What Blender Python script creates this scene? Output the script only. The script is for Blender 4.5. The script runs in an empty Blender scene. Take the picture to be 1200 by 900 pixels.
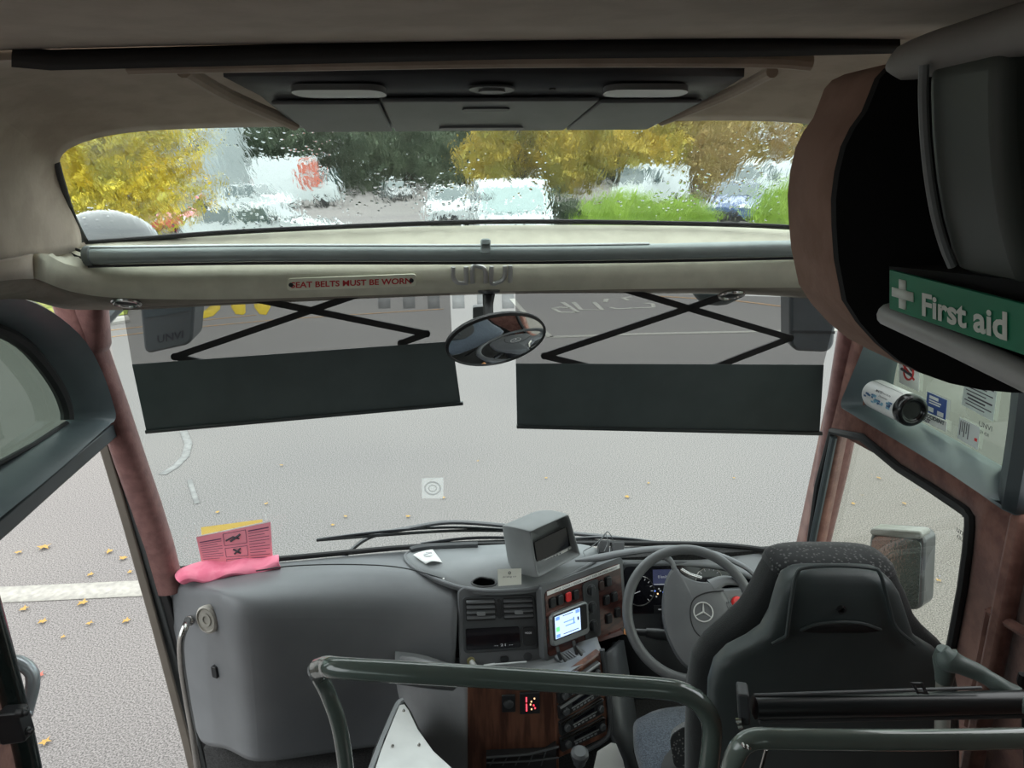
import bpy, bmesh, math, random
import numpy as np
from mathutils import Vector, Matrix
random.seed(7)
S = bpy.context.scene
COL = S.collection
# ------------------------------------------------------------------ camera, world, exposure
F = 850.0
EYE = np.array([0.0, 0.0, 2.5]); YAW = math.radians(3.2); PITCH = math.radians(17.0); ROLL = math.radians(1.2)
fw = np.array([math.sin(YAW)*math.cos(PITCH), math.cos(YAW)*math.cos(PITCH), -math.sin(PITCH)])
_r = np.cross(fw, [0, 0, 1]); _r /= np.linalg.norm(_r); _u = np.cross(_r, fw)
RT = _r*math.cos(ROLL)-_u*math.sin(ROLL); UP = _u*math.cos(ROLL)+_r*math.sin(ROLL)
cd = bpy.data.cameras.new('camera'); cam = bpy.data.objects.new('camera', cd); COL.objects.link(cam)
cd.sensor_width = 36.0; cd.lens = F/1200*36; cd.clip_start = .02; cd.clip_end = 600
m3 = Matrix((tuple(RT), tuple(UP), tuple(-fw))).transposed()
cam.matrix_world = Matrix.Translation(Vector(EYE)) @ m3.to_4x4()
S.camera = cam
S.view_settings.view_transform = 'Standard'; S.view_settings.look = 'None'
S.view_settings.gamma = 1; S.view_settings.use_curve_mapping = False
S.view_settings.exposure = 0.68
w = bpy.data.worlds.new('overcast_sky'); S.world = w; w.use_nodes = True
nt = w.node_tree; bg = nt.nodes['Background']
tc = nt.nodes.new('ShaderNodeTexCoord'); sp = nt.nodes.new('ShaderNodeSeparateXYZ')
cr = nt.nodes.new('ShaderNodeValToRGB')
nt.links.new(tc.outputs['Generated'], sp.inputs[0]); nt.links.new(sp.outputs[2], cr.inputs[0]); nt.links.new(cr.outputs[0], bg.inputs[0])
cr.color_ramp.elements[0].position = 0.0; cr.color_ramp.elements[0].color = (.70, .78, .80, 1)
cr.color_ramp.elements[1].position = 0.7; cr.color_ramp.elements[1].color = (.97, 1.0, 1.0, 1)
bg.inputs[1].default_value = 2.0

def ray(px, py): return fw*F + RT*(px-600) + UP*(450-py)
def P(px, py, Y): d = ray(px, py); return Vector(EYE + d*(Y/d[1]))
def PZ(px, py, Z): d = ray(px, py); return Vector(EYE + d*((Z-EYE[2])/d[2]))
def PX(px, py, X): d = ray(px, py); return Vector(EYE + d*(X/d[0]))

# ------------------------------------------------------------------ materials
MATS = {}
D = math.radians
def mat(name, col=(.5,.5,.5), rough=.5, metal=0, spec=.5, bump=0, bscale=200, col2=None, cscale=8, stretch=(1,1,1), coat=0, sheen=0, emit=None, es=1, mid=(.4,.6), detail=4):
    if name in MATS: return MATS[name]
    m = bpy.data.materials.new(name); m.use_nodes = True; n = m.node_tree; b = n.nodes['Principled BSDF']
    b.inputs['Base Color'].default_value = (*col, 1); b.inputs['Roughness'].default_value = rough
    b.inputs['Metallic'].default_value = metal; b.inputs['Specular IOR Level'].default_value = spec
    b.inputs['Coat Weight'].default_value = coat; b.inputs['Sheen Weight'].default_value = sheen
    if emit: b.inputs['Emission Color'].default_value = (*emit, 1); b.inputs['Emission Strength'].default_value = es
    t = n.nodes.new('ShaderNodeTexCoord'); mp = n.nodes.new('ShaderNodeMapping'); mp.inputs['Scale'].default_value = stretch
    n.links.new(t.outputs['Object'], mp.inputs[0])
    if col2 is None: col2 = tuple(min(1, c*1.12+.002) for c in col)
    nz = n.nodes.new('ShaderNodeTexNoise'); nz.inputs['Scale'].default_value = cscale; nz.inputs['Detail'].default_value = detail
    r = n.nodes.new('ShaderNodeValToRGB'); r.color_ramp.elements[0].color = (*col, 1); r.color_ramp.elements[1].color = (*col2, 1)
    r.color_ramp.elements[0].position, r.color_ramp.elements[1].position = mid
    n.links.new(mp.outputs[0], nz.inputs[0]); n.links.new(nz.outputs[0], r.inputs[0]); n.links.new(r.outputs[0], b.inputs['Base Color'])
    if bump:
        nb = n.nodes.new('ShaderNodeTexNoise'); nb.inputs['Scale'].default_value = bscale; nb.inputs['Detail'].default_value = 3
        bp = n.nodes.new('ShaderNodeBump'); bp.inputs['Strength'].default_value = bump; bp.inputs['Distance'].default_value = .002
        n.links.new(mp.outputs[0], nb.inputs[0]); n.links.new(nb.outputs[0], bp.inputs['Height']); n.links.new(bp.outputs[0], b.inputs['Normal'])
    MATS[name] = m; return m
def clear(name, tint, gloss=.06, film=0, filmcol=(.2,.2,.2), rough=0.0):
    """thin clear sheet: tinted see-through plus a mirror share and an optional printed/hazy share"""
    m = bpy.data.materials.new(name); m.use_nodes = True; n = m.node_tree; n.nodes.clear()
    o = n.nodes.new('ShaderNodeOutputMaterial'); t = n.nodes.new('ShaderNodeBsdfTransparent'); t.inputs[0].default_value = (*tint, 1)
    g = n.nodes.new('ShaderNodeBsdfGlossy'); g.inputs['Roughness'].default_value = max(0, rough)
    fr = n.nodes.new('ShaderNodeFresnel'); fr.inputs[0].default_value = 1.3
    mu = n.nodes.new('ShaderNodeMath'); mu.operation = 'MULTIPLY'; mu.inputs[1].default_value = gloss*10
    x = n.nodes.new('ShaderNodeMixShader'); n.links.new(fr.outputs[0], mu.inputs[0]); n.links.new(mu.outputs[0], x.inputs[0])
    if film:
        d = n.nodes.new('ShaderNodeBsdfTranslucent' if rough == -1 else 'ShaderNodeBsdfDiffuse'); d.inputs[0].default_value = (*filmcol, 1)
        y = n.nodes.new('ShaderNodeMixShader'); y.inputs[0].default_value = film
        n.links.new(t.outputs[0], y.inputs[1]); n.links.new(d.outputs[0], y.inputs[2]); n.links.new(y.outputs[0], x.inputs[1])
    else: n.links.new(t.outputs[0], x.inputs[1])
    n.links.new(g.outputs[0], x.inputs[2]); n.links.new(x.outputs[0], o.inputs[0]); MATS[name] = m; return m

suede = mat('beige_suede', (.38,.305,.235), .95, bump=.25, bscale=90, col2=(.44,.36,.285), cscale=14, sheen=.2)
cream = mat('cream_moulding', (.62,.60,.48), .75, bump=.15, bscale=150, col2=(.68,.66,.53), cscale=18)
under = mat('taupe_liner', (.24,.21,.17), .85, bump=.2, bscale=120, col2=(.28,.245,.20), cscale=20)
plastic = mat('dark_grey_plastic', (.122,.127,.134), .46, bump=.12, bscale=900, col2=(.136,.141,.148), cscale=5)
plastic_l = mat('grey_plastic', (.20,.21,.215), .5, bump=.1, bscale=900, cscale=5)
blackp = mat('black_plastic', (.018,.019,.021), .38, bump=.06, bscale=700)
charcoal = mat('charcoal_plastic', (.052,.056,.06), .45, bump=.08, bscale=700)
rubber = mat('black_rubber', (.010,.010,.011), .6)
pinkfab = mat('brown_pink_fabric', (.145,.058,.052), .95, bump=.4, bscale=160, col2=(.19,.082,.072), cscale=30, sheen=.3)
pinkdark = mat('worn_brown_fabric', (.15,.060,.047), .95, bump=.5, bscale=90, col2=(.23,.105,.08), cscale=22, sheen=.2)
frame_g = mat('blue_grey_moulding', (.115,.142,.155), .36, bump=.06, bscale=500, col2=(.14,.17,.182), cscale=7)
frame_d = mat('dark_frame_moulding', (.05,.062,.068), .42, bump=.06, bscale=500)
alum = mat('brushed_aluminium', (.42,.45,.45), .34, metal=.9, bump=.05, bscale=300, stretch=(1,20,20))
tubem = mat('grey_green_tube', (.30,.35,.34), .4, metal=.3, col2=(.33,.38,.37))
silver = mat('silver_plate', (.52,.52,.505), .4, metal=.25, bump=.05, bscale=250)
chrome = mat('worn_steel', (.42,.41,.39), .25, metal=1, col2=(.5,.49,.47))
railm = mat('green_grey_enamel', (.10,.13,.115), .16, coat=.7, col2=(.11,.14,.125))
seatsh = mat('seat_shell_plastic', (.048,.060,.061), .42, bump=.1, bscale=600)
blackout = mat('visor_panel', (.055,.070,.070), .6, bump=.1, bscale=500)
armm = mat('dark_bar_metal', (.035,.032,.032), .5)
white = mat('white_paint', (.78,.79,.78), .4, bump=.02)
paper = mat('white_paper', (.78,.78,.76), .8)
redm = mat('red_lettering', (.52,.03,.03), .5)
redp = mat('red_plastic', (.7,.03,.03), .35)
ink = mat('dark_ink', (.05,.05,.06), .6)
green = mat('safety_green', (.0,.18,.085), .45)
bluem = mat('blue_sticker', (.04,.08,.30), .5)
pinkc = mat('pink_cloth', (.85,.19,.30), .9, bump=.4, bscale=120, col2=(.92,.27,.38), cscale=20)
pinkp = mat('pink_paper', (.80,.30,.36), .8)
yellowp = mat('yellow_road_paint', (.5,.34,.01), .8, bump=.4, bscale=300, col2=(.5,.37,.03), cscale=30)
whitep = mat('white_road_paint', (.40,.385,.34), .8, bump=.4, bscale=200, col2=(.25,.24,.22), cscale=25, mid=(.3,.75))
wood = mat('walnut_veneer', (.075,.030,.020), .35, coat=.3, col2=(.18,.078,.048), cscale=7, stretch=(6,6,.7), detail=8)
woodr = mat('rosewood_veneer', (.05,.018,.016), .25, coat=.5, col2=(.12,.045,.035), cscale=14, stretch=(1,1,4), detail=8)
def speckfab(name, c1, c2, sc):
    m = mat(name, c1, .95, sheen=.3); n = m.node_tree; b = n.nodes['Principled BSDF']
    v = n.nodes.new('ShaderNodeTexVoronoi'); v.inputs['Scale'].default_value = sc; t = n.nodes.new('ShaderNodeTexCoord')
    r = n.nodes.new('ShaderNodeValToRGB'); r.color_ramp.elements[0].color = (*c2,1); r.color_ramp.elements[1].color = (*c1,1)
    r.color_ramp.elements[0].position = .2; r.color_ramp.elements[1].position = .35
    n.links.new(t.outputs['Object'], v.inputs[0]); n.links.new(v.outputs['Distance'], r.inputs[0]); n.links.new(r.outputs[0], b.inputs['Base Color'])
    return m
seatfab = mat('black_moquette', (.012,.014,.015), 1, bump=.5, bscale=400, sheen=.2)
seatpat = speckfab('patterned_moquette', (.010,.012,.014), (.13,.13,.13), 110)
seatblue = mat('blue_grey_moquette', (.035,.045,.062), 1, bump=.8, bscale=350, col2=(.09,.11,.14), cscale=220, sheen=.3)
carpet = mat('dark_carpet', (.014,.013,.013), 1, bump=1, bscale=300, col2=(.03,.03,.03), cscale=150)
mirrorm = mat('mirror_glass', (.85,.87,.88), .02, metal=1)
screen_on = mat('lit_screen', (.3,.4,.6), .2, emit=(.50,.68,1.0), es=.9)
screen_dk = mat('dark_screen', (.006,.006,.009), .12)
displ = mat('faint_display', (.01,.01,.02), .15, emit=(.05,.06,.12), es=.35)
lit_w = mat('lit_white_marks', (.35,.35,.35), .4, emit=(.8,.85,.9), es=.12)
lit_b = mat('lit_blue_marks', (.1,.15,.6), .4, emit=(.15,.3,1), es=.8)
lit_g = mat('lit_green_marks', (.1,.6,.2), .4, emit=(.2,.9,.3), es=.7)
lit_r = mat('lit_red_marks', (.8,.05,.05), .4, emit=(1,.05,.08), es=1.6)
lit_y = mat('lit_amber_marks', (.8,.4,.2), .4, emit=(1,.6,.3), es=1.0)
orange = mat('orange_tip', (.75,.33,.12), .5)

# ------------------------------------------------------------------ helpers
WL = {}
class G:
    def __init__(s): s.v = []; s.f = []; s.mi = []
    def add(s, vs, fs, mi=0):
        k = len(s.v); s.v += [Vector(v) for v in vs]; s.f += [tuple(i+k for i in f) for f in fs]; s.mi += [mi]*len(fs); return s
    def hexa(s, p8, mi=0):   # 4 back + 4 front
        return s.add(p8, [(0,3,2,1),(4,5,6,7),(0,1,5,4),(1,2,6,5),(2,3,7,6),(3,0,4,7)], mi)
    def box(s, c, size, R=None, mi=0):
        c = Vector(c); h = [x/2 for x in size]; R = R or Matrix.Identity(3)
        pts = [c + R @ Vector((sx*h[0], sy*h[1], sz*h[2])) for sz in (-1,1) for sx,sy in ((-1,-1),(1,-1),(1,1),(-1,1))]
        return s.hexa(pts, mi)
    def prism(s, poly, vec, mi=0):
        n = len(poly); vec = Vector(vec); poly = [Vector(p) for p in poly]
        return s.add(poly+[p+vec for p in poly], [tuple(range(n-1,-1,-1)), tuple(range(n,2*n))]+[(i,(i+1)%n,(i+1)%n+n,i+n) for i in range(n)], mi)
    def grid(s, rows, closeu=False, mi=0):
        nr, nc = len(rows), len(rows[0]); vs = [p for r in rows for p in r]; fs = []
        for i in range(nr-1):
            for j in range(nc if closeu else nc-1):
                k = (j+1) % nc; fs.append((i*nc+j, i*nc+k, (i+1)*nc+k, (i+1)*nc+j))
        return s.add(vs, fs, mi)
    def loft(s, loops, caps=True, mi=0):
        s.grid(loops, True, mi); n = len(loops[0]); k = len(s.v)-n*len(loops)
        if caps:
            s.f.append(tuple(k+i for i in range(n-1,-1,-1))); s.f.append(tuple(k+n*(len(loops)-1)+i for i in range(n))); s.mi += [mi, mi]
        return s
    def tube(s, pts, r, n=14, smooth=0, closed=False, mi=0, flat=1.0):
        pts = [Vector(p) for p in pts]
        if smooth: pts = cat(pts, smooth, closed)
        rs = r if isinstance(r, list) else None
        loops = []; L = len(pts); prev = None
        for i, p in enumerate(pts):
            a = pts[(i-1) % L] if (closed or i > 0) else p; b = pts[(i+1) % L] if (closed or i < L-1) else p
            t = (b-a).normalized()
            if prev is None:
                q = Vector((0,0,1)) if abs(t.z) < .9 else Vector((0,1,0)); x = t.cross(q).normalized()
            else: x = (prev - t*prev.dot(t)).normalized()
            prev = x; y = t.cross(x)
            if rs: f = i/(L-1)*(len(rs)-1); a0 = int(min(f, len(rs)-2)); rr = rs[a0]+(rs[a0+1]-rs[a0])*(f-a0)
            else: rr = r
            loops.append([p + x*math.cos(2*math.pi*k/n)*rr + y*math.sin(2*math.pi*k/n)*rr*flat for k in range(n)])
        if closed: loops.append(loops[0]); return s.grid(loops, True, mi)
        return s.loft(loops, True, mi)
    def lathe(s, o, axis, prof, n=24, mi=0):
        o = Vector(o); a = Vector(axis).normalized(); q = Vector((0,0,1)) if abs(a.z) < .9 else Vector((1,0,0))
        x = a.cross(q).normalized(); y = a.cross(x)
        return s.loft([[o + a*h + (x*math.cos(2*math.pi*k/n)+y*math.sin(2*math.pi*k/n))*max(r,1e-5) for k in range(n)] for r, h in prof], True, mi)
def cat(pts, k, closed=False):
    pts = [Vector(p) for p in pts]; out = []; n = len(pts)
    for i in range(n if closed else n-1):
        p0 = pts[(i-1) % n] if closed or i > 0 else pts[0]*2-pts[1]; p1 = pts[i]; p2 = pts[(i+1) % n]
        p3 = pts[(i+2) % n] if closed or i+2 < n else p2*2-p1
        for j in range(k):
            t = j/k; out.append(.5*((2*p1)+(p2-p0)*t+(2*p0-5*p1+4*p2-p3)*t*t+(3*p1-p0-3*p2+p3)*t**3))
    if not closed: out.append(pts[-1])
    return out
def obj(name, g, m, parent=None, bevel=0, seg=2, solid=0, soff=0, sub=0, ang=35, fix=True):
    vs = g.v; lo = [min(v[i] for v in vs) for i in range(3)]; hi = [max(v[i] for v in vs) for i in range(3)]
    c = Vector([(a+b)/2 for a, b in zip(lo, hi)])
    if parent is None: c.z = lo[2]
    me = bpy.data.meshes.new(name); me.from_pydata([v-c for v in vs], [], g.f)
    ms = m if isinstance(m, (list, tuple)) else [m]
    for x in ms: me.materials.append(x)
    for p, k in zip(me.polygons, g.mi): p.material_index = k
    if fix:
        bm = bmesh.new(); bm.from_mesh(me); bmesh.ops.remove_doubles(bm, verts=bm.verts, dist=1e-6); bmesh.ops.recalc_face_normals(bm, faces=bm.faces); bm.to_mesh(me); bm.free()
    for p in me.polygons: p.use_smooth = True
    me.set_sharp_from_angle(angle=math.radians(ang))
    o = bpy.data.objects.new(name, me); COL.objects.link(o)
    if parent is not None: o.parent = parent; o.location = c - WL[parent.name]
    else: o.location = c
    WL[o.name] = c
    if sub: x = o.modifiers.new('sub', 'SUBSURF'); x.levels = sub; x.render_levels = sub
    if solid: x = o.modifiers.new('solid', 'SOLIDIFY'); x.thickness = solid; x.offset = soff
    if bevel: x = o.modifiers.new('bevel', 'BEVEL'); x.width = bevel; x.segments = seg; x.limit_method = 'ANGLE'; x.angle_limit = math.radians(40)
    return o
def tag(o, label, category, group=None):
    o['label'] = label; o['category'] = category
    if group: o['group'] = group
    return o
def thing(name, label, category, loc, group=None):
    o = bpy.data.objects.new(name, None); COL.objects.link(o); o.location = loc; o.empty_display_size = .05; WL[o.name] = Vector(loc)
    return tag(o, label, category, group)
def struct(o): o['kind'] = 'structure'; return o
class Q:
    """a flat-ish panel given by 4 corners TL,TR,BR,BL; (u right, v down, w out of the panel)"""
    def __init__(s, tl, tr, br, bl):
        s.c = [Vector(p) for p in (tl, tr, br, bl)]; n = (s.c[1]-s.c[0]).cross(s.c[3]-s.c[0]).normalized()
        if n.dot(Vector(EYE)-s.c[0]) < 0: n = -n
        s.n = n
    def p(s, u, v, w=0):
        a = s.c[0].lerp(s.c[1], u); b = s.c[3].lerp(s.c[2], u); return a.lerp(b, v)+s.n*w
    def sub(s, u0, v0, u1, v1, w=0): return Q(s.p(u0,v0,w), s.p(u1,v0,w), s.p(u1,v1,w), s.p(u0,v1,w))
    def box(s, g, u0, v0, u1, v1, w0, w1, mi=0):
        return g.hexa([s.p(u0,v0,w0), s.p(u1,v0,w0), s.p(u1,v1,w0), s.p(u0,v1,w0), s.p(u0,v0,w1), s.p(u1,v0,w1), s.p(u1,v1,w1), s.p(u0,v1,w1)], mi)
    def rbox(s, g, u0, v0, u1, v1, w0, w1, r=.3, k=4, mi=0, top=1.0):
        """rounded-corner plate; r is a share of its shorter side"""
        W = (s.c[1]-s.c[0]).length*(u1-u0); H = (s.c[3]-s.c[0]).length*(v1-v0); R = r*min(W, H); ru = R/W*(u1-u0); rv = R/H*(v1-v0)
        uv = []
        for cu, cv, a0 in ((u1-ru, v0+rv, -90), (u1-ru, v1-rv, 0), (u0+ru, v1-rv, 90), (u0+ru, v0+rv, 180)):
            for i in range(k+1):
                a = math.radians(a0+90*i/k); uv.append((cu+ru*math.cos(a), cv+rv*math.sin(a)))
        mu, mv = (u0+u1)/2, (v0+v1)/2
        l0 = [s.p(a, b, w0) for a, b in uv]; l1 = [s.p(mu+(a-mu)*top, mv+(b-mv)*top, w1) for a, b in uv]
        return g.loft([l0, l1], True, mi)
    def disc(s, g, u, v, rad, w0, w1, n=20, mi=0, top=1.0):
        o = s.p(u, v, w0); return g.lathe(o, s.n, [(rad, 0), (rad, (w1-w0)*.7), (rad*top, w1-w0)], n, mi)
    def ring(s, g, u, v, rad, th, w, n=28, mi=0, a0=0, a1=360):
        o = s.p(u, v, w); x = (s.c[1]-s.c[0]).normalized(); y = s.n.cross(x)
        pts = [o+x*rad*math.cos(math.radians(a))+y*rad*math.sin(math.radians(a)) for a in [a0+(a1-a0)*i/n for i in range(n+(0 if a1-a0 == 360 else 1))]]
        return g.tube(pts, th, 6, closed=(a1-a0 == 360), mi=mi)
def text_geo(q, s, u0, v0, u1, v1, w=.0008, bold=0.0, th=.0006, mirror=False):
    cu = bpy.data.curves.new('t', 'FONT'); cu.body = s; cu.size = 1; cu.offset = bold; cu.resolution_u = 3
    to = bpy.data.objects.new('t', cu); COL.objects.link(to); dg = bpy.context.evaluated_depsgraph_get()
    me = bpy.data.meshes.new_from_object(to.evaluated_get(dg)); bpy.data.objects.remove(to); bpy.data.curves.remove(cu)
    vs = [v.co.copy() for v in me.vertices]; fs = [tuple(p.vertices) for p in me.polygons]
    x0 = min(v.x for v in vs); x1 = max(v.x for v in vs); y0 = min(v.y for v in vs); y1 = max(v.y for v in vs)
    g = G(); g.add([q.p(u0+((v.x-x0)/(x1-x0) if not mirror else 1-(v.x-x0)/(x1-x0))*(u1-u0), v1-(v.y-y0)/(y1-y0)*(v1-v0), w) for v in vs], fs)
    bpy.data.meshes.remove(me); return g
def text(name, q, s, m, parent, *a, **k): return obj(name, text_geo(q, s, *a, **k), m, parent, fix=False)
def sheet_with_holes(outer, holes):
    bm = bmesh.new()
    for lp in [outer]+holes:
        vs = [bm.verts.new(p) for p in lp]
        for i in range(len(vs)): bm.edges.new((vs[i], vs[(i+1) % len(vs)]))
    bmesh.ops.triangle_fill(bm, use_beauty=True, edges=bm.edges[:])
    g = G(); bm.verts.index_update(); g.add([v.co.copy() for v in bm.verts], [tuple(v.index for v in f.verts) for f in bm.faces]); bm.free(); return g
def PP(pts): return [P(*p) for p in pts]
def copytree(o, parent=None):
    c = o.copy(); COL.objects.link(c); c.parent = parent
    for ch in list(o.children): copytree(ch, c)
    return c

# ------------------------------------------------------------------ ground and road paint
asph = mat('worn_asphalt', (.072,.066,.063), .85, bump=.35, bscale=130, col2=(.285,.265,.252), cscale=120, detail=2, mid=(.33,.66))
n = asph.node_tree; b = n.nodes['Principled BSDF']; lk = b.inputs['Base Color'].links[0].from_socket
big = n.nodes.new('ShaderNodeTexNoise'); big.inputs['Scale'].default_value = .35; tcx = n.nodes.new('ShaderNodeTexCoord'); n.links.new(tcx.outputs['Object'], big.inputs[0])
mx = n.nodes.new('ShaderNodeMix'); mx.data_type = 'RGBA'; mx.blend_type = 'MULTIPLY'; mx.inputs[0].default_value = .6
rr = n.nodes.new('ShaderNodeValToRGB'); rr.color_ramp.elements[0].position = .3; rr.color_ramp.elements[0].color = (.78,.78,.80,1); rr.color_ramp.elements[1].position = .7; rr.color_ramp.elements[1].color = (1,.99,.97,1)
n.links.new(big.outputs[0], rr.inputs[0]); n.links.new(lk, mx.inputs[6]); n.links.new(rr.outputs[0], mx.inputs[7]); n.links.new(mx.outputs[2], b.inputs['Base Color'])
g = G(); g.add([(-90,-30,0),(90,-30,0),(90,150,0),(-90,150,0)], [(0,1,2,3)]); struct(obj('road', g, asph))
def strip(pix, wd, z=.004, closed=False):
    pts = [PZ(*p, z) for p in pix]; g = G(); rows = []
    for i, p in enumerate(pts):
        a = pts[max(i-1,0)]; b = pts[min(i+1,len(pts)-1)]; t = (b-a).normalized(); nn = Vector((-t.y, t.x, 0))*wd/2
        rows.append([p-nn, p+nn])
    g.grid(rows); return g
def mark(g, m): return struct(obj('road_marking', g, m, solid=.003))
mark(strip([(-400,701),(0,697),(170,689),(320,684)], .18), whitep)
mark(strip([(600,350),(612,364),(630,382),(645,395)], .10), whitep)
mark(strip([(645,395),(760,391),(960,387),(1180,382)], .12), whitep)
mark(strip([(90,400),(190,387),(330,374),(520,362)], .06), mat('orange_line_paint', (.42,.24,.11), .8, col2=(.25,.19,.14), cscale=20))
mark(strip([(95,391),(190,380),(300,369)], .06), MATS['orange_line_paint'])
mark(strip([(770,347),(860,352),(925,360),(1010,372)], .10), MATS['orange_line_paint'])
faint = mat('faded_road_paint', (.25,.245,.235), .8, col2=(.19,.185,.18), cscale=15)
mark(strip([(215,505),(221,520),(217,535),(205,547),(190,556)], .07), faint)
mark(strip([(222,562),(227,578),(231,590)], .04), faint)
# yellow lettering, partly hidden by the header from here
g = G()
def padz(pix, z=.004): g.add([PZ(*p, z) for p in pix], [tuple(range(len(pix)))])
padz([(216,357),(216,367),(222,372),(240,373),(250,370),(258,362),(259,345),(249,345),(247,358),(240,364),(230,365),(222,362)])
padz([(268,345),(271,360),(276,368),(285,369),(288,366),(287,345)])
padz([(296,345),(298,360),(304,368),(312,369),(317,360),(317,345)])
mark(g, yellowp)
for pl in ([(648,361),(656,366),(676,366)], [(648,361),(657,360),(668,361)], [(659,354),(668,360),(677,366)], [(672,354),(681,363),(706,363),(696,354)], [(706,351),(711,350),(709,354)],
           [(715,360),(723,362),(741,361)], [(740,348),(730,349),(736,352)], [(743,361),(766,360),(765,356),(755,355)]):
    mark(strip(pl, .09), whitep)
dk = mat('dark_patch_asphalt', (.10,.097,.095), .85, bump=.5, bscale=60)
for k in range(6):
    x = 443+k*29; g = G(); pix = [(x,344.8),(x+14,344.6),(x+14.5,361),(x+.5,361.5)]; g.add([PZ(*p, .003) for p in pix], [(0,1,2,3)]); mark(g, dk)
grass = mat('verge_grass', (.16,.22,.04), .95, bump=1, bscale=30, col2=(.36,.36,.10), cscale=6)
g = G(); g.add([PZ(20,376,.012), PZ(118,372,.012), PZ(149,368,.012), PZ(152,352,.012), PZ(120,340,.012), PZ(20,345,.012)], [(0,1,2,3,4,5)]); struct(obj('grass_verge', g, grass, solid=.02))
kerb = mat('concrete_kerb', (.35,.33,.30), .9, bump=.4)
g = G(); g.tube([PZ(20,383,.05), PZ(118,379,.05), PZ(150,374,.05)], .07, 8); struct(obj('kerb', g, kerb))
# fallen leaves
leafm = mat('yellow_leaf', (.42,.28,.06), .8, col2=(.36,.20,.06), cscale=4); leafr = mat('red_leaf', (.38,.10,.07), .8)
def leaf_mesh():
    g = G(); pr = []
    for k in range(10):
        a = 2*math.pi*k/10; r = (1 if k % 2 == 0 else .45)*(1.0 if k else .8); pr.append(Vector((r*math.cos(a), r*math.sin(a), .1*(k % 3))))
    g.add([Vector((0,0,0))]+pr, [(0,1+k,1+(k+1)%10) for k in range(10)]); return g
LF = obj('fallen_leaf', leaf_mesh(), leafm); LF.location = PZ(52,641,.012)
lp = [(52,641,7),(128,646,5),(144,654,5),(106,673,4),(152,670,3.5),(22,647,4),(97,706,6),(28,713,5),(50,728,5),(105,730,4),(148,727,5),(74,746,3),(53,869,6),(735,582,4),(520,583,3),(405,605,3),(478,605,3.5),(390,615,3),(270,445,3),(312,590,3),(640,560,2.5),(760,566,2.5),(255,600,3),(330,545,2.5),
      (1030,560,3),(1060,590,3),(1090,640,3),(1000,590,3),(1100,680,3),(178,620,5),(1072,540,3),(560,540,2),(860,560,2)]
for i, (px, py, s) in enumerate(lp):
    o = LF if i == 0 else LF.copy()
    if i: COL.objects.link(o)
    c = PZ(px, py, .012); o.location = c; d = (c-Vector(EYE)).length; k = s*d/F; o.scale = (k, k, k); o.rotation_euler.z = random.random()*6
    tag(o, 'small yellow fallen maple leaf lying flat on the grey asphalt', 'leaf', 'yellow leaves scattered on the road')
o = obj('fallen_leaf', leaf_mesh(), leafr); c = PZ(46,791,.012); o.location = c; o.scale = (.03,)*3; tag(o, 'reddish fallen leaf on the asphalt beside the silver door handle', 'leaf')

# ------------------------------------------------------------------ background beyond the road
def foliage(n_, box, size, seed, shape='ell'):
    rnd = random.Random(seed); g = G(); (cx, cy, cz), (rx, ry, rz) = box
    blobs = [(rnd.uniform(-.75,.75), rnd.uniform(-.7,.7), rnd.uniform(-.75,.75), rnd.uniform(.25,.5)) for _ in range(26 if shape == 'ell' else 90)]
    for _ in range(n_):
        bx, by, bz, br = rnd.choice(blobs); v = Vector((rnd.gauss(0,1), rnd.gauss(0,1), rnd.gauss(0,1))).normalized()*br*rnd.uniform(.6,1)
        p = Vector((cx+(bx+v.x)*rx, cy+(by+v.y)*ry, cz+(bz+v.z)*rz)); s = size*rnd.uniform(.6,1.3)
        if p.z < .05: continue
        a = Vector((rnd.gauss(0,1), rnd.gauss(0,1), rnd.gauss(0,1))).normalized(); q = a.cross(Vector((rnd.random(), rnd.random(), 1))).normalized()
        g.add([p-a*s, p+q*s*.45+a*.1*s, p+a*s, p-q*s*.45+a*.1*s], [(0,1,2,3)])
    return g
def tree(name, x, y, z0, z1, rx, m, label, n_=2500, size=.22, seed=1, group=None, shape='ell'):
    t = thing(name, label, 'tree', (x, y, 0), group); cz = (z0+z1)/2
    obj('crown', foliage(n_, ((x,y,cz),(rx, rx*.8, (z1-z0)/2)), size, seed, shape), m, t, fix=False)
    g = G(); g.tube([(x,y,-.1),(x+.1,y,cz*.5),(x,y,cz)], [.09*z1**.5,.06*z1**.5,.02*z1**.5], 8, smooth=3)
    for k in range(5):
        a = k*1.3; g.tube([(x,y,z0*.8+.3), (x+rx*.5*math.cos(a), y+rx*.4*math.sin(a), cz+.3)], [.05,.02], 6)
    obj('trunk', g, mat('bark', (.07,.06,.05), .9, bump=.5), t); return t
ylw = mat('yellow_foliage', (.74,.55,.035), .7, col2=(.50,.46,.07), cscale=1.2)
org = mat('ochre_foliage', (.50,.37,.055), .75, col2=(.36,.34,.07), cscale=.5)
brn = mat('russet_foliage', (.46,.33,.14), .75, col2=(.40,.33,.10), cscale=.4)
dgr = mat('dark_green_foliage', (.075,.11,.07), .8, col2=(.13,.17,.10), cscale=.3)
lgr = mat('fresh_green_foliage', (.30,.45,.06), .7, col2=(.22,.36,.05), cscale=1)
tree('maple_tree', -8.3, 16, 1.35, 5.2, 2.75, ylw, 'bright yellow autumn tree outside the upper left glass', 30000, .10, 3, None, 'full')
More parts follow.
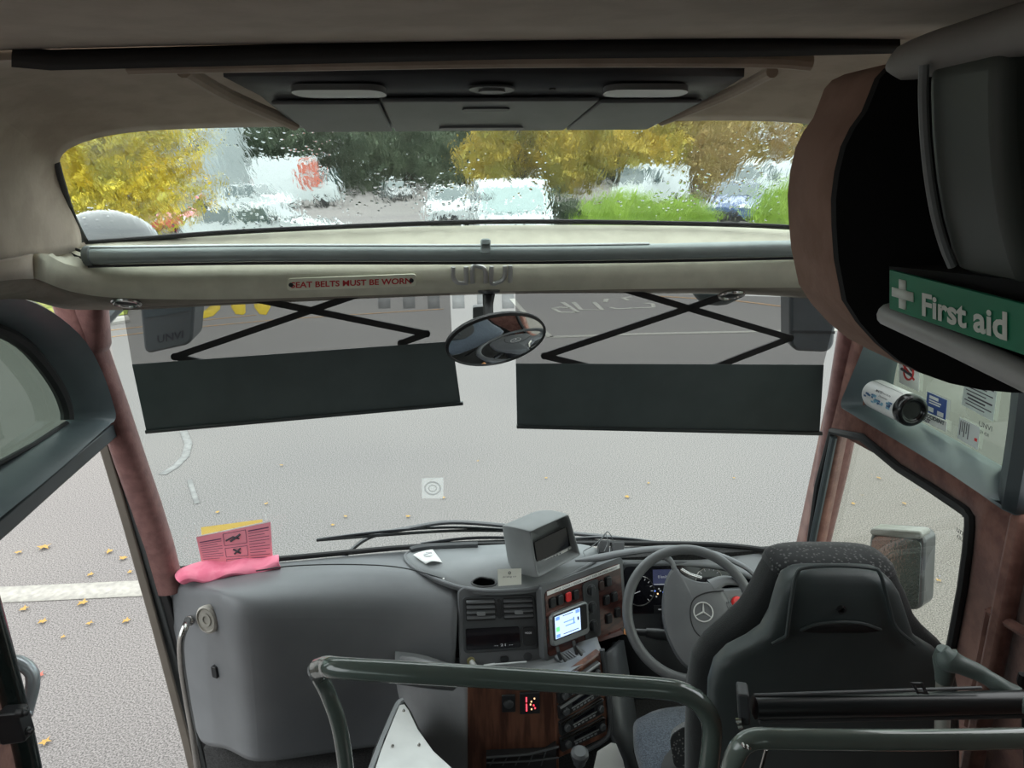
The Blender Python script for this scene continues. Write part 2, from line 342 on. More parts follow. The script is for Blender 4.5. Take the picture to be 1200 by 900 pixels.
for i, (x, y, z1, r, m, lb, sd) in enumerate(((3.5,48,8.5,4.2,org,'ochre autumn tree rising behind the white van cab',11),(9.5,46,8,4.4,org,'ochre autumn tree between the van and the green bush',12),
      (15.5,50,9,4.8,brn,'russet brown tree above the blue car',13),(22.5,60,10,5,brn,'russet tree beside the pale building at the right',14))):
    tree('autumn_tree', x, y, .5, z1, r, m, lb, 10000, .24, sd, 'autumn trees behind the car park')
for i, (x, y, z1, r) in enumerate(((-22,80,13,6.5),(-14,78,12,6.5),(-6,82,13,6.5),(0,80,12,6),(7,88,13,7),(16,90,14,7),(28,92,14,7),(40,88,14,8),(-32,88,15,7))):
    tree('evergreen_tree', x, y, .0, z1, r, dgr, 'dark green tree in the row at the back of the car park', 9000, .5, 30+i, 'dark trees at the back of the car park')
def bush(x, y, rx, h, label, seed):
    rnd = random.Random(seed); g = G()
    for _ in range(900):
        a = rnd.random()*6.28; r = rnd.random()**.5*rx; b0 = Vector((x+r*math.cos(a)*.8, y+r*math.sin(a)*.5, 0)); hh = h*(1-.5*(r/rx)**2)*rnd.uniform(.7,1.1)
        tip = b0+Vector((rnd.gauss(0,.35), rnd.gauss(0,.3), hh)); md = (b0+tip)/2+Vector((0,0,hh*.15)); s = Vector((rnd.uniform(.02,.05),rnd.uniform(-.02,.02),0))
        g.add([b0-s, b0+s, md+s, tip, md-s], [(0,1,2,3,4)])
    tag(obj('ornamental_grass', g, lgr, fix=False), label, 'bush')
bush(5.2,24.5,1.9,1.75,'bright green grassy bush right of the white van',5); bush(10.9,24,1.6,2.1,'bright green grassy bush beside the blue car',6); bush(7.3,25,1.2,1.4,'low green grassy bush between the van and the blue car',8)
dkb = foliage(1500, ((3.3,25,.8),(.8,.6,.9)), .10, 9); tag(obj('shrub', dkb, dgr, fix=False), 'dark shrub between the white van and green grassy bush', 'bush')
# pale building left
clad = mat('grey_cladding', (.42,.47,.47), .6, col2=(.33,.38,.38), cscale=1.5, stretch=(6,1,.2))
t = thing('warehouse', 'pale grey clad building behind the yellow tree', 'building', (-27,62,0))
g = G(); g.box((-24,62,6),(11,8,12)); g.box((-36,64,5.5),(14,8,11)); obj('wall', g, clad, t)
for k in range(5):
    g = G(); g.box((-28+k*2.0,57.97,4.6),(.9,.1,1.3)); obj('window', g, mat('dark_glass', (.06,.08,.09), .1), t)
g = G()
for k in range(23): g.box((-29.4+k*.5,57.95,6),(.07,.08,12))
obj('cladding_rib', g, clad, t)
t = thing('office_building', 'pale building between the russet trees at the right', 'building', (28,75,0))
g = G(); g.box((28,78,7),(9,8,14)); obj('wall', g, mat('pale_render', (.68,.72,.74), .8), t)
for k in range(3):
    g = G(); g.box((25.6+k*2.4,73.95,6.5),(1.1,.1,1.6)); obj('window', g, MATS['dark_glass'], t)
# vehicles
tyre = mat('tyre', (.015,.015,.016), .8); glassd = mat('car_glass', (.06,.09,.09), .08, spec=.8); lampm = mat('headlamp', (.75,.78,.8), .15)
def vehicle(name, label, x, y, rz, colr, L, W, H, kind='car', cat_='car', low=.2, txt=None, glasscol=None):
    t = thing(name, label, cat_, (x,y,0)); t.rotation_euler.z = 0
    pm = mat('car_paint_%d%d%d' % tuple(int(c*99) for c in colr), colr, .25, coat=.6)
    R = Matrix.Rotation(rz, 3, 'Z'); o = Vector((x,y,0))
    def loc(v): return o + R @ Vector(v)
    h2 = L/2
    if kind == 'car': prof = [(-h2,.35),(-h2,.75*H*.8),(-h2*.93,.62*H),(-h2*.72,.90*H),(-h2*.45,H),(h2*.05,H),(h2*.42,.66*H),(h2*.9,.55*H),(h2,.42*H),(h2,.28)]; cab = .62*H
    elif kind == 'van': prof = [(-h2,.35),(-h2,.96*H),(-h2*.95,H),(h2*.42,H),(h2*.55,.95*H),(h2*.82,.56*H),(h2*.96,.50*H),(h2,.40*H),(h2,.3)]; cab = .56*H
    else: prof = [(-h2,.5),(-h2,H),(h2*.5,H),(h2*.5,.78*H),(h2*.8,.76*H),(h2*.95,.45*H),(h2,.4*H),(h2,.4)]; cab = .45*H
    g = G(); secs = []
    for s in (-1,-.97,.97,1):
        lp = []
        for (a, z) in prof:
            k = 1 - .14*max(0, (z-cab)/(H-cab))*(1 if kind == 'car' else .5); inset = .96 if abs(s) == 1 else 1
            lp.append(loc((a*inset, s*W/2*k, z if z < .5 else z*(.985 if abs(s) == 1 else 1))))
        secs.append(lp)
    g.loft(secs); obj('body', g, pm, t, bevel=.03)
    # windscreen
    i = {'car':(5,6),'van':(4,5),'truck':(4,5)}[kind]; a, c = prof[i[0]], prof[i[1]]
    def on(f, s, e): 
        z = a[1]+(c[1]-a[1])*f; k = 1-.14*max(0,(z-cab)/(H-cab))*(1 if kind == 'car' else .5); return loc((a[0]+(c[0]-a[0])*f+e, s*W/2*.88*k, z+e*.7))
    g = G(); g.hexa([on(.08,-1,-.02),on(.08,1,-.02),on(.95,1,-.02),on(.95,-1,-.02),on(.08,-1,.025),on(.08,1,.025),on(.95,1,.025),on(.95,-1,.025)])
    obj('windscreen', g, glasscol or glassd, t)
    for s in (-1, 1):
        z0, z1 = (cab+.03, H*.93) if kind != 'truck' else (.5*H,.72*H)
        segs = {'car':[(-h2*.68,-h2*.3),(-h2*.26,h2*.16)],'van':[(h2*.2,h2*.55)],'truck':[(h2*.54,h2*.8)]}[kind]
        for (x0, x1) in segs:
            k1 = 1-.14*(z1-cab)/(H-cab)*(1 if kind == 'car' else .5); g = G()
            pts = [(x0,z0),(x1+(.22 if x1 > 0 and kind == 'car' else 0),z0),(x1,z1),(x0+(.05),z1)]
            g.prism([loc((px_, s*W/2*(1.0 if pz == z0 else k1)+s*.012, pz)) for px_, pz in pts], R @ Vector((0,-s*.05,0))); obj('side_window', g, glassd, t)
        for xx in (-h2*.62, h2*.62):
            g = G(); c0 = loc((xx, s*W/2-s*.12, .33)); g.lathe(c0, R @ Vector((0,s,0)), [(.20,.13),(.33,.14),(.33,-.1),(.2,-.1)], 20); obj('wheel', g, tyre, t)
        g = G(); g.box(loc((h2*.965, s*W*.36, .46*H if kind == 'car' else .42*H)), (.16,W*.2,.16), R); obj('headlight', g, lampm, t, bevel=.03)
        g = G(); g.box(loc((-h2*.985, s*W*.42, .52*H)), (.1,W*.1,.3), R); obj('tail_light', g, redp, t, bevel=.02)
        g = G(); g.box(loc((h2*.3, s*(W/2+.1), cab+.12)), (.1,.2,.16), R); obj('wing_mirror', g, blackp, t, bevel=.02)
    g = G(); g.box(loc((h2*.99,0,.38)), (.1,W*.5,.16), R); obj('grille', g, blackp, t, bevel=.02)
    if txt:
        q = Q(loc((h2+.02,-W*.4,.72*H*.75)), loc((h2+.02,W*.1,.72*H*.75)), loc((h2+.02,W*.1,.6*H*.7)), loc((h2+.02,-W*.4,.6*H*.7)))
        text('lettering', q, txt, ink, t, 0, 0, 1, 1, w=.03, bold=.02)
    return t
WH = (.42,.46,.46); D = math.radians
vehicle('estate_car','large white car parked side-on left of the car park', -6.3,23.6,D(-8),WH,4.7,1.8,1.5)
vehicle('hatchback_car','white car behind the large side-on white car', -11.8,43,D(-20),WH,4.2,1.8,1.75)
vehicle('small_car','red car parked against the grey building', -11.6,31,D(-85),(.45,.03,.05),3.6,1.7,1.5)
vehicle('box_truck','white box truck with red rear squares before dark trees', -11.4,52,D(0),WH,5.6,2.3,3.35,'truck','truck')
g = G()
for i in range(2):
    for j in range(2): g.box((-10.7+i*.75,50.82,1.7+j*.95),(.6,.04,.8))
tk = bpy.data.objects['box_truck']; obj('red_panel', g, mat('dull_red_panel',(.45,.12,.08),.6), tk)
vehicle('saloon_car','dark car far off before the evergreen trees', -5.4,58,D(-70),(.10,.11,.11),4.3,1.8,1.45)
vehicle('compact_car','white car facing forward left of the white van', -.75,33,D(-92),WH,4.2,1.85,1.6)
tv = vehicle('panel_van','white van facing the coach with dark lettering on its side', 1.25,22.5,D(-88),WH,5.0,2.05,2.05,'van','van', glasscol=mat('pale_glass',(.25,.33,.32),.1))
q = Q(P(556,225,19.9), P(578,225,19.9), P(578,233,19.9), P(556,233,19.9)); text('lettering', q, 'UDO', ink, tv, 0,0,1,1, bold=.03)
vehicle('blue_car','dark blue car parked between the two green bushes', 11.6,31,D(-125),(.05,.09,.20),4.0,1.8,1.55)
vehicle('delivery_van','white van at the far right beyond the blue car', 17.3,42,D(-150),WH,5.2,2.0,2.4,'van','van')
vehicle('minibus','white minibus behind the ochre tree branches', 10.7,43,D(-140),WH,4.6,2.0,2.35,'van','van')

# ------------------------------------------------------------------ coach shell
XL, XR = -1.12, 1.2
# ceiling
g = G(); g.grid([[Vector((x, y, 2.665-.05*(x/1.2)**4)) for x in np.linspace(-1.3,1.35,16)] for y in (-9.4,-5,-1.0,0,.6,1.0,1.13)])
struct(obj('ceiling', g, suede, solid=.03, soff=1))
# front dome: from ceiling to the upper glass, wrapping down the left cheek
inner = [(100,292,1.93),(92,262,1.9),(78,222,1.8),(67,192,1.72),(74,176,1.69),(108,162,1.68),(160,153,1.69),(260,149,1.74),(560,146,1.8),(800,141,1.76),(950,141,1.70),(1010,160,1.68),(1040,200,1.75),(1035,276,1.93)]
outer = [(-90,336,1.25),(-150,250,1.12),(-150,160,1.1),(-110,85,1.12),(-30,72,1.13),(30,69,1.14),(140,66,1.14),(280,60,1.14),(600,52,1.14),(850,47,1.14),(1010,44,1.14),(1120,40,1.14),(1260,110,1.14),(1260,300,1.2)]
rows = []
for k, t in enumerate((0,.2,.45,.7,.9,1)):
    bul = [0,.03,.05,.045,.02,0][k]
    rows.append([P(*a).lerp(P(*b), t)+Vector((-.5 if a[0] < 90 else 0, .25, 1)).normalized()*bul*(0 if ci == 0 else .5 if ci == 1 else 1) for ci, (a, b) in enumerate(zip(inner, outer))])
# extra wrap back behind the camera along the left
dome = obj('ceiling_front', G().grid(rows), suede, sub=2, solid=.015, soff=1); struct(dome)
# dark strip painted in as the shade of the gap between ceiling and dome
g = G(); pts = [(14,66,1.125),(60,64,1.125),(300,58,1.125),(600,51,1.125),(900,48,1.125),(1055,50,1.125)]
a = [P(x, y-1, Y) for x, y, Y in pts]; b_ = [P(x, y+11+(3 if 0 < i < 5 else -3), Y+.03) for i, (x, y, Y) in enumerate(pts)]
a[0] = P(14,60,1.125); g.grid([a, b_]); struct(obj('gap_shade_strip', g, mat('gap_shadow_strip', (.012,.010,.009), .9), solid=.012))
# lower lip ahead of console recess
g = G(); pts = PP([(150,78,1.2),(230,76,1.2),(600,70,1.2),(880,70,1.2),(950,74,1.2)]); g.tube(pts, .012, 10, smooth=4); struct(obj('trim_2', g, suede))
g = G(); pts = PP([(215,82,1.22),(268,112,1.38),(345,146,1.6)]); g.tube(pts, .012, 10, smooth=5); struct(obj('trim_3', g, suede))
g = G(); pts = PP([(905,84,1.22),(850,112,1.4),(775,142,1.6)]); g.tube(pts, .010, 10, smooth=5); struct(obj('trim_4', g, suede))

# header shelf + valance
A = [(60,300,1.86),(100,290,1.95),(200,282,2.02),(300,276,2.06),(565,268,2.13),(800,269,2.08),(925,274,2.0),(1010,284,1.9)]
B = [(40,297,1.62),(82,314,1.82),(150,321,1.9),(300,319,1.95),(565,312,1.99),(800,306,1.95),(925,304,1.88),(1010,306,1.8)]
B1 = [(38,301,1.615),(80,318,1.815),(150,325,1.895),(300,323,1.945),(565,316,1.985),(800,310,1.945),(925,308,1.875),(1010,310,1.795)]
Cc = [(37,325,1.63),(77,338,1.83),(150,347,1.91),(300,348,1.96),(565,340,2.0),(800,336,1.96),(925,335,1.89),(1010,336,1.81)]
g = G(); g.grid([cat(PP(r), 4) for r in (A, B, B1, Cc)]); struct(obj('header_panel', g, cream, solid=.012, soff=1, ang=60))
D0 = [(-120,340,1.25),(0,327,1.45),(38,326,1.64),(78,339,1.84),(150,348,1.92),(300,349,1.97),(565,341,2.01),(800,337,1.97),(925,336,1.90),(1010,337,1.82)]
D1 = [(-120,380,1.4),(10,350,1.75),(75,362,2.0),(110,363,2.1),(160,363,2.16),(300,356,2.2),(565,345,2.22),(800,344,2.2),(925,348,2.15),(1010,360,2.1)]
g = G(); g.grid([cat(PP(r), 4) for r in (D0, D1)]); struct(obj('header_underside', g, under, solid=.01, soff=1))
# cheek at the left between dome and header
g = G(); g.grid([cat(PP(r), 4) for r in ([(100,286,1.93),(66,292,1.84),(40,297,1.66),(20,302,1.5),(-90,322,1.25)], [(60,300,1.86),(50,316,1.78),(38,326,1.64),(10,327,1.48),(-120,341,1.24)])]); struct(obj('wall_left_cheek', g, suede, solid=.01))
# blind mounting disc
t = thing('blind_end_mount', 'beige oval mount at the left end of the roof blind cord', 'mount', P(66,262,1.86))
nrm = (Vector(EYE)-P(66,262,1.86)).normalized(); g = G(); c = P(66,262,1.85); loops = []
for r, h in ((1,0),(1,.01),(.85,.016)):
    loops.append([c+Vector(RT)*math.cos(a)*.024*r*1.0+(Vector(UP)+Vector(RT)*-.12)*math.sin(a)*.045*r+nrm*h for a in [2*math.pi*k/24 for k in range(24)]])
g.loft(loops); obj('cover', g, cream, t)
for dx, dy in ((5,-18),(3,12)):
    g = G(); g.lathe(P(66+dx,262+dy,1.84)+nrm*.012, nrm, [(.003,0),(.003,.003),(.001,.005)], 10); obj('screw', g, chrome, t)
# roof blind
t = thing('roller_blind', 'long grey-green roller blind tube along the shelf below the upper glass', 'blind', P(520,296,1.93))
tp = PP([(103,300,1.86),(300,297,1.9),(565,297,1.92),(760,295,1.90),(935,291,1.84)]); ts = cat(tp, 6)
g = G(); g.tube(ts, .021, 18); obj('cassette', g, tubem, t)
g = G(); g.tube([p+Vector((0,-.004,.021)) for p in ts[:19]], .006, 8, flat=.6); obj('top_rail', g, alum, t)
g = G(); g.tube([p+Vector((0,-.008,-.024)) for p in ts], .004, 6); obj('pull_bar', g, blackp, t)
g = G(); g.tube([ts[0]+Vector((-.006,0,0)), ts[0]+Vector((.012,0,0))], .025, 18); obj('end_cap', g, mat('grey_cap',(.12,.14,.14),.4), t, bevel=.003)
cdm = mat('black_cord', (.01,.01,.01), .7)
g = G(); g.tube(PP([(99,296,1.87),(86,291,1.87),(73,288,1.86)]), .0035, 6, smooth=4); g.tube(PP([(99,303,1.87),(86,299,1.87),(73,289,1.86)]), .0035, 6, smooth=4); obj('cord', g, cdm, t)
g = G(); q = Q(P(563,280,1.9), P(575,280,1.9), P(575,298,1.885), P(563,298,1.885)); q.rbox(g,0,0,1,1,-.004,.006,.3); q.box(g,.1,.1,.9,.45,0,.012); obj('clip', g, tubem, t, bevel=.002)
# seat-belt sign
q = Q(P(337,326,1.945), P(487.5,320.5,1.955), P(487.5,334.5,1.96), P(337,340,1.95))
t = thing('seat_belt_sign', 'small cream sign with red seat belt wording on the header', 'sign', q.p(.5,1))
g = G(); q.rbox(g,0,0,1,1,.0,.006,.25); obj('plate', g, mat('cream_plate', (.75,.74,.60), .4), t)
text('lettering', q, 'SEAT BELTS MUST BE WORN', redm, t, .03,.28,.965,.78, w=.0066, bold=.025)
for u in (.03,.965): g = G(); q.disc(g,u,.5,.006,.006,.009,10); obj('screw', g, blackp, t)
# UNVI letters
t = thing('maker_emblem', 'silver stylised letters on the header above the mirror', 'emblem', P(565,331,1.98))
eq = Q(P(529,311,1.975), P(600,309.5,1.975), P(600,331,1.985), P(529,332,1.985))
def letter(pl):
    g = G(); pts = [eq.p(u, v, .006) for u, v in pl]; g.tube(cat(pts, 5), .0062, 8, flat=.8); obj('letter', g, mat('satin_chrome',(.5,.5,.49),.35,metal=.7), t)
letter([(.03,.05),(.03,.6),(.08,.88),(.15,.95),(.27,.95)]); letter([(.24,.05),(.24,.93)])
letter([(.35,.97),(.35,.08),(.45,.05),(.53,.15),(.56,.4),(.56,.97)]); letter([(.66,.05),(.66,.95),(.76,.95),(.84,.8),(.88,.5),(.88,.05)]); letter([(.97,.03),(.97,.95)])
# downlights
for (px, py, Y, lb) in ((148,352.5,1.98,'small round lamp under the header above the left visor'), (857,343.5,1.985,'small round lamp under the header above the right visor')):
    c = P(px, py, Y); nn = Vector((0,-.45,-.9)).normalized(); t = thing('reading_lamp', lb, 'lamp', c)
    g = G(); xx = Vector((1,0,0)); yy = nn.cross(xx); g.tube([c+(xx*math.cos(a)+yy*math.sin(a))*.032+nn*.006 for a in [2*math.pi*k/24 for k in range(24)]], .006, 8, closed=True); obj('ring', g, chrome, t)
    g = G(); g.lathe(c, nn, [(.028,-.002),(.026,.006),(.012,.012)], 20); obj('lens', g, blackp, t)

# upper glass with rain
mg = bpy.data.materials.new('rain_wet_glass'); mg.use_nodes = True; n = mg.node_tree; n.nodes.clear()
o_ = n.nodes.new('ShaderNodeOutputMaterial'); rf = n.nodes.new('ShaderNodeBsdfGlass'); rf.inputs['IOR'].default_value = 1.33; rf.inputs['Roughness'].default_value = 0.0
rf.inputs['Color'].default_value = (.93,.97,.96,1)
t1 = n.nodes.new('ShaderNodeTexCoord'); mp = n.nodes.new('ShaderNodeMapping'); mp.inputs['Scale'].default_value = (48,16,16); n.links.new(t1.outputs['Object'], mp.inputs[0])
n1 = n.nodes.new('ShaderNodeTexNoise'); n1.inputs['Scale'].default_value = 1.0; n1.inputs['Detail'].default_value = 3.5; n1.inputs['Distortion'].default_value = 1.2; n.links.new(mp.outputs[0], n1.inputs[0])
v1 = n.nodes.new('ShaderNodeTexVoronoi'); v1.inputs['Scale'].default_value = 62; v1.inputs['Randomness'].default_value = 1; n.links.new(t1.outputs['Object'], v1.inputs[0])
r1 = n.nodes.new('ShaderNodeValToRGB'); r1.color_ramp.elements[0].position = .0; r1.color_ramp.elements[0].color = (1,1,1,1); r1.color_ramp.elements[1].position = .33; r1.color_ramp.elements[1].color = (0,0,0,1)
n.links.new(v1.outputs['Distance'], r1.inputs[0])
pm_ = n.nodes.new('ShaderNodeTexNoise'); pm_.inputs['Scale'].default_value = 7; n.links.new(t1.outputs['Object'], pm_.inputs[0])
gt = n.nodes.new('ShaderNodeMath'); gt.operation = 'GREATER_THAN'; gt.inputs[1].default_value = .50; n.links.new(pm_.outputs[0], gt.inputs[0])
mlt = n.nodes.new('ShaderNodeMath'); mlt.operation = 'MULTIPLY'; n.links.new(r1.outputs[0], mlt.inputs[0]); n.links.new(gt.outputs[0], mlt.inputs[1])
mad = n.nodes.new('ShaderNodeMath'); mad.operation = 'MULTIPLY_ADD'; mad.inputs[1].default_value = 1.1; n.links.new(mlt.outputs[0], mad.inputs[0]); n.links.new(n1.outputs[0], mad.inputs[2])
bp = n.nodes.new('ShaderNodeBump'); bp.inputs['Strength'].default_value = .105; bp.inputs['Distance'].default_value = .004
n.links.new(mad.outputs[0], bp.inputs['Height']); n.links.new(bp.outputs[0], rf.inputs['Normal']); n.links.new(rf.outputs[0], o_.inputs[0])
glass_in = bpy.data.materials.new('inner_glass'); glass_in.use_nodes = True; n = glass_in.node_tree; n.nodes.clear(); o_ = n.nodes.new('ShaderNodeOutputMaterial'); rf = n.nodes.new('ShaderNodeBsdfGlass'); rf.inputs['IOR'].default_value = 1.33; rf.inputs['Color'].default_value = (.96,.99,.98,1); n.links.new(rf.outputs[0], o_.inputs[0])
top = [(40,150,1.70),(160,135,1.73),(300,130,1.78),(565,126,1.84),(800,124,1.80),(950,126,1.74),(1080,130,1.70)]
bot = [(70,296,1.97),(160,291,2.02),(300,285,2.08),(565,275,2.15),(800,276,2.10),(950,284,2.0),(1080,300,1.93)]
ra, rb = cat(PP(top), 5), cat(PP(bot), 5); rows = [[a.lerp(b_, t)+Vector((0,.5,1))*.03*math.sin(math.pi*t) for a, b_ in zip(ra, rb)] for t in (0,.2,.4,.6,.8,1)]
off = Vector((0,.55,.83))*.006
g = G(); g.grid(rows, mi=0); k = len(g.v); nc = len(ra); g.grid([[p+off for p in r] for r in rows], mi=1)
bd = [i for i in range(nc)]+[r*nc+nc-1 for r in range(1,6)]+[5*nc+i for i in range(nc-2,-1,-1)]+[r*nc for r in range(4,0,-1)]
for i in range(len(bd)): a0, a1 = bd[i], bd[(i+1) % len(bd)]; g.f.append((a0,a1,a1+k,a0+k)); g.mi.append(0)
struct(obj('window_1', g, [glass_in, mg], ang=60))
g = G(); gp = cat(PP([(66,190,1.715),(72,212,1.76),(84,250,1.86),(99,281,1.94),(104,284,1.95),(165,280,1.99),(300,270.5,2.04),(565,260,2.11),(800,262,2.06),(930,266.5,1.97),(1040,276,1.88)]), 6)
g.tube(gp, .0075, 8, flat=.8); struct(obj('window_seal', g, rubber))

# overhead console in the front dome
t = thing('overhead_console', 'dark grey overhead console set in the ceiling above the upper glass', 'console', P(565,110,1.4))
body_t = [(262,90,1.26),(420,88,1.26),(570,87,1.26),(720,88,1.26),(872,90,1.26)]
body_m = [(305,112,1.40),(440,111,1.40),(570,110,1.40),(700,110,1.40),(838,111,1.40)]
body_b = [(350,150,1.62),(450,150,1.62),(565,149,1.62),(670,148,1.62),(764,147,1.62)]
lift = Vector((0,.1,.05))
g = G(); rr_ = [PP(body_t), PP(body_m), PP(body_b)]; g.grid(rr_); obj('housing', g, charcoal, t, solid=.04, soff=1)
qc = Q(P(303,113,1.405), P(838,111,1.405), P(766,146.5,1.615), P(352,149.5,1.615))
pc = mat('console_flap', (.13,.138,.14), .5)
for u0, u1, v0 in ((0.02,.255,.06),(.262,.74,.0),(.747,.98,.06)):
    g = G(); qc.box(g,u0,v0,u1,1,.002,.010); obj('flap', g, pc, t, bevel=.003)
qt = Q(P(262,91,1.26), P(872,91,1.26), P(838,110,1.40), P(305,111,1.40))
for u0, u1 in ((.10,.285),(.735,.91)):
    g = G(); qt.rbox(g,u0,.25,u1,.75,.002,.012,.4); obj('lamp_lens', g, mat('lamp_lens', (.17,.175,.175), .35), t)
g = G(); qt.ring(g,.5,.5,.02,.0015,.005); g2 = G(); qt.rbox(g2,.455,.28,.55,.72,.002,.006,.5); obj('button', g2, charcoal, t, bevel=.001)
g = G(); qt.rbox(g,.475,.4,.53,.6,.006,.010,.5); obj('button', g, pc, t)
g = G(); qt.disc(g,.628,.5,.006,.003,.006,12); obj('knob', g, rubber, t)
g = G(); qc.rbox(g,.385,.80,.615,.90,.010,.014,.5); obj('handle', g, plastic_l, t)
g = G(); qc.rbox(g,.44,.18,.55,.26,.010,.013,.5); obj('handle', g, charcoal, t)

# lower windscreen
wcl = clear('windscreen_glass', (.875,.94,.935), .03)
gt_ = [P(120,352,2.17),P(150,350,2.2),P(300,343,2.25),P(565,333,2.28),P(800,333,2.25),P(950,340,2.21),P(1012,350,2.17)]
gb = [P(185,682,2.36),P(215,672,2.38),P(325,661,2.45),P(565,650,2.54),P(760,645,2.5),P(920,650,2.4),P(950,655,2.37)]
ga, gb2 = cat(gt_, 5), cat(gb, 5)
g = G(); g.grid([[a.lerp(b_, t) for a, b_ in zip(ga, gb2)] for t in (0,.5,1)]); struct(obj('window_2', g, wcl, fix=False))
g = G(); g.tube(cat(PP([(200,668,2.35),(262,661,2.39),(325,655,2.435),(400,648,2.47),(480,641,2.50),(565,638,2.53),(660,637,2.53),(760,637,2.49),(830,638,2.46),(880,642,2.42),(925,650,2.37)]), 4), .0105, 8); struct(obj('windscreen_seal', g, rubber))
g = G(); g.tube(cat(PP([(992,372,2.19),(966,505,2.28),(939,646,2.37)]), 5), .010, 8, flat=1); struct(obj('windscreen_seal_side', g, rubber))
# A pillars
def pillar(name, pts, wds, m, dep=.045):
    g = G(); loops = []
    for (p, wd) in zip(pts, wds):
        c = P(*p); k = wd*(c-Vector(EYE)).length/F/2
        loops.append([c+Vector((math.copysign(abs(math.cos(a))**.7, math.cos(a))*k, math.copysign(abs(math.sin(a))**.7, math.sin(a))*dep, 0)) for a in [2*math.pi*i/20 for i in range(20)]])
    L2 = []
    for i in range(len(loops)-1):
        for j in range(4): L2.append([a.lerp(b_, j/4) for a, b_ in zip(loops[i], loops[i+1])])
    L2.append(loops[-1]); g.loft(L2); return obj(name, g, m)
struct(pillar('wall_pillar', [(105,352,2.14),(111,405,2.16),(110,412,2.165),(133,480,2.2),(153,540,2.23),(171,592,2.27),(186,640,2.3),(199,690,2.33)], [31,28,25,27,27,27,27,26], pinkfab))
struct(pillar('wall_pillar', [(76,350,2.12),(90,390,2.13),(106,440,2.15),(118,490,2.17)], [24,26,26,22], pinkfab, .03))
struct(pillar('wall_pillar', [(1008,370,2.14),(990,470,2.19),(975,550,2.24),(952,650,2.32)], [40,36,33,30], pinkfab, .035))
# right wall
hole_low = [PX(*p, XR) for p in ((986,505),(1066,548),(1136,592),(1148,602),(1151,616),(1142,690),(1120,800),(1105,880),(950,830),(935,800),(940,740),(958,645))]
hole_up = [PX(*p, XR) for p in ((1030,425),(1052,350),(1090,300),(1200,230),(1500,100),(1500,760),(1180,570),(1020,480))]
outerw = [Vector((XR,2.13,2.3)),Vector((XR,1.7,2.75)),Vector((XR,-1,2.75)),Vector((XR,-1,.3)),Vector((XR,2.36,.3)),Vector((XR,2.34,1.1))]
g = sheet_with_holes(outerw, [hole_low, hole_up]); struct(obj('wall_right', g, pinkdark, solid=.05, soff=0))
def ringtube(pts, r, name, m, closed=True, k=3, flat=1):
    g = G(); g.tube(cat(pts, k, closed), r, 8, closed=closed, flat=flat); return struct(obj(name, g, m))
ringtube([p+Vector((-.03,0,0)) for p in hole_low], .013, 'window_seal', rubber, k=2)
g = G(); g.tube([PX(977,512,1.17),PX(950,645,1.17),PX(935,720,1.17)], .012, 8); struct(obj('window_channel', g, frame_d))
g = G(); g.add([v+Vector((.01,0,0)) for v in hole_low], [tuple(range(len(hole_low)))]); struct(obj('window_3', g, clear('side_glass', (.80,.84,.76), .015), fix=False))
q = Q(PX(1122,616,1.205),PX(1135,626,1.205),PX(1133,640,1.205),PX(1120,630,1.205))
struct(text('glass_print', q, 'unvi', ink, None, 0,0,1,.45)); struct(text('glass_print', q, '43R-00', ink, None, .1,.6,.9,.95))
# rear post with trim strips on the right wall
g = G(); g.box((1.165,1.33,1.4),(.04,.05,.72)); struct(obj('trim_5', g, pinkdark, bevel=.015))
g = G(); g.tube([PX(1161,716,1.16),PX(1230,760,1.16)], .012, 8); g.tube([PX(1161,716,1.16),PX(1135,850,1.16)], .012, 8); struct(obj('trim_6', g, pinkdark))
# upper right side window frame
def moulding(name, outer, inner, xo, xi, m, xm=None, closed=False):
    rows = []
    for (a, b_) in zip(outer, inner):
        A_, B_ = PX(*a, xo), PX(*b_, xi); s = math.copysign(1, xo)
        M1 = A_.lerp(B_, .12); M1.x = xo-s*.012; M2 = A_.lerp(B_, .45); M2.x = xo-s*.006+(xi-xo)*.25; M3 = A_.lerp(B_, .8); M3.x = xo+(xi-xo)*.72
        A0 = A_.copy(); A0.x = xo+s*.05
        rows.append([A0, A_, M1, M2, M3, B_])
    cols = list(zip(*rows)); cols = [cat(c, 3) for c in cols]
    g = G(); g.grid(cols); return struct(obj(name, g, m, solid=.008, ang=50))
moulding('window_frame', [(1062,345),(1030,380),(1012,420),(996,455),(989,474),(1000,484),(1050,513),(1110,549),(1190,602)], [(1095,350),(1062,390),(1051,425),(1046,455),(1044,474),(1052,480),(1085,499),(1125,520),(1178,550)], 1.145, 1.24, frame_g)
moulding('window_frame', [(1190,602),(1204,520),(1214,440),(1225,330)], [(1178,550),(1186,490),(1190,440),(1198,350)], 1.145, 1.24, frame_d)
gr = [PX(*p,1.245) for p in ((1040,340),(1195,340),(1195,440),(1182,560),(1040,480))]
g = G(); g.add(gr, [tuple(range(5))]); struct(obj('window_4', g, clear('green_tinted_glass', (.42,.50,.42), .012, .10, (.42,.50,.44)), fix=False))
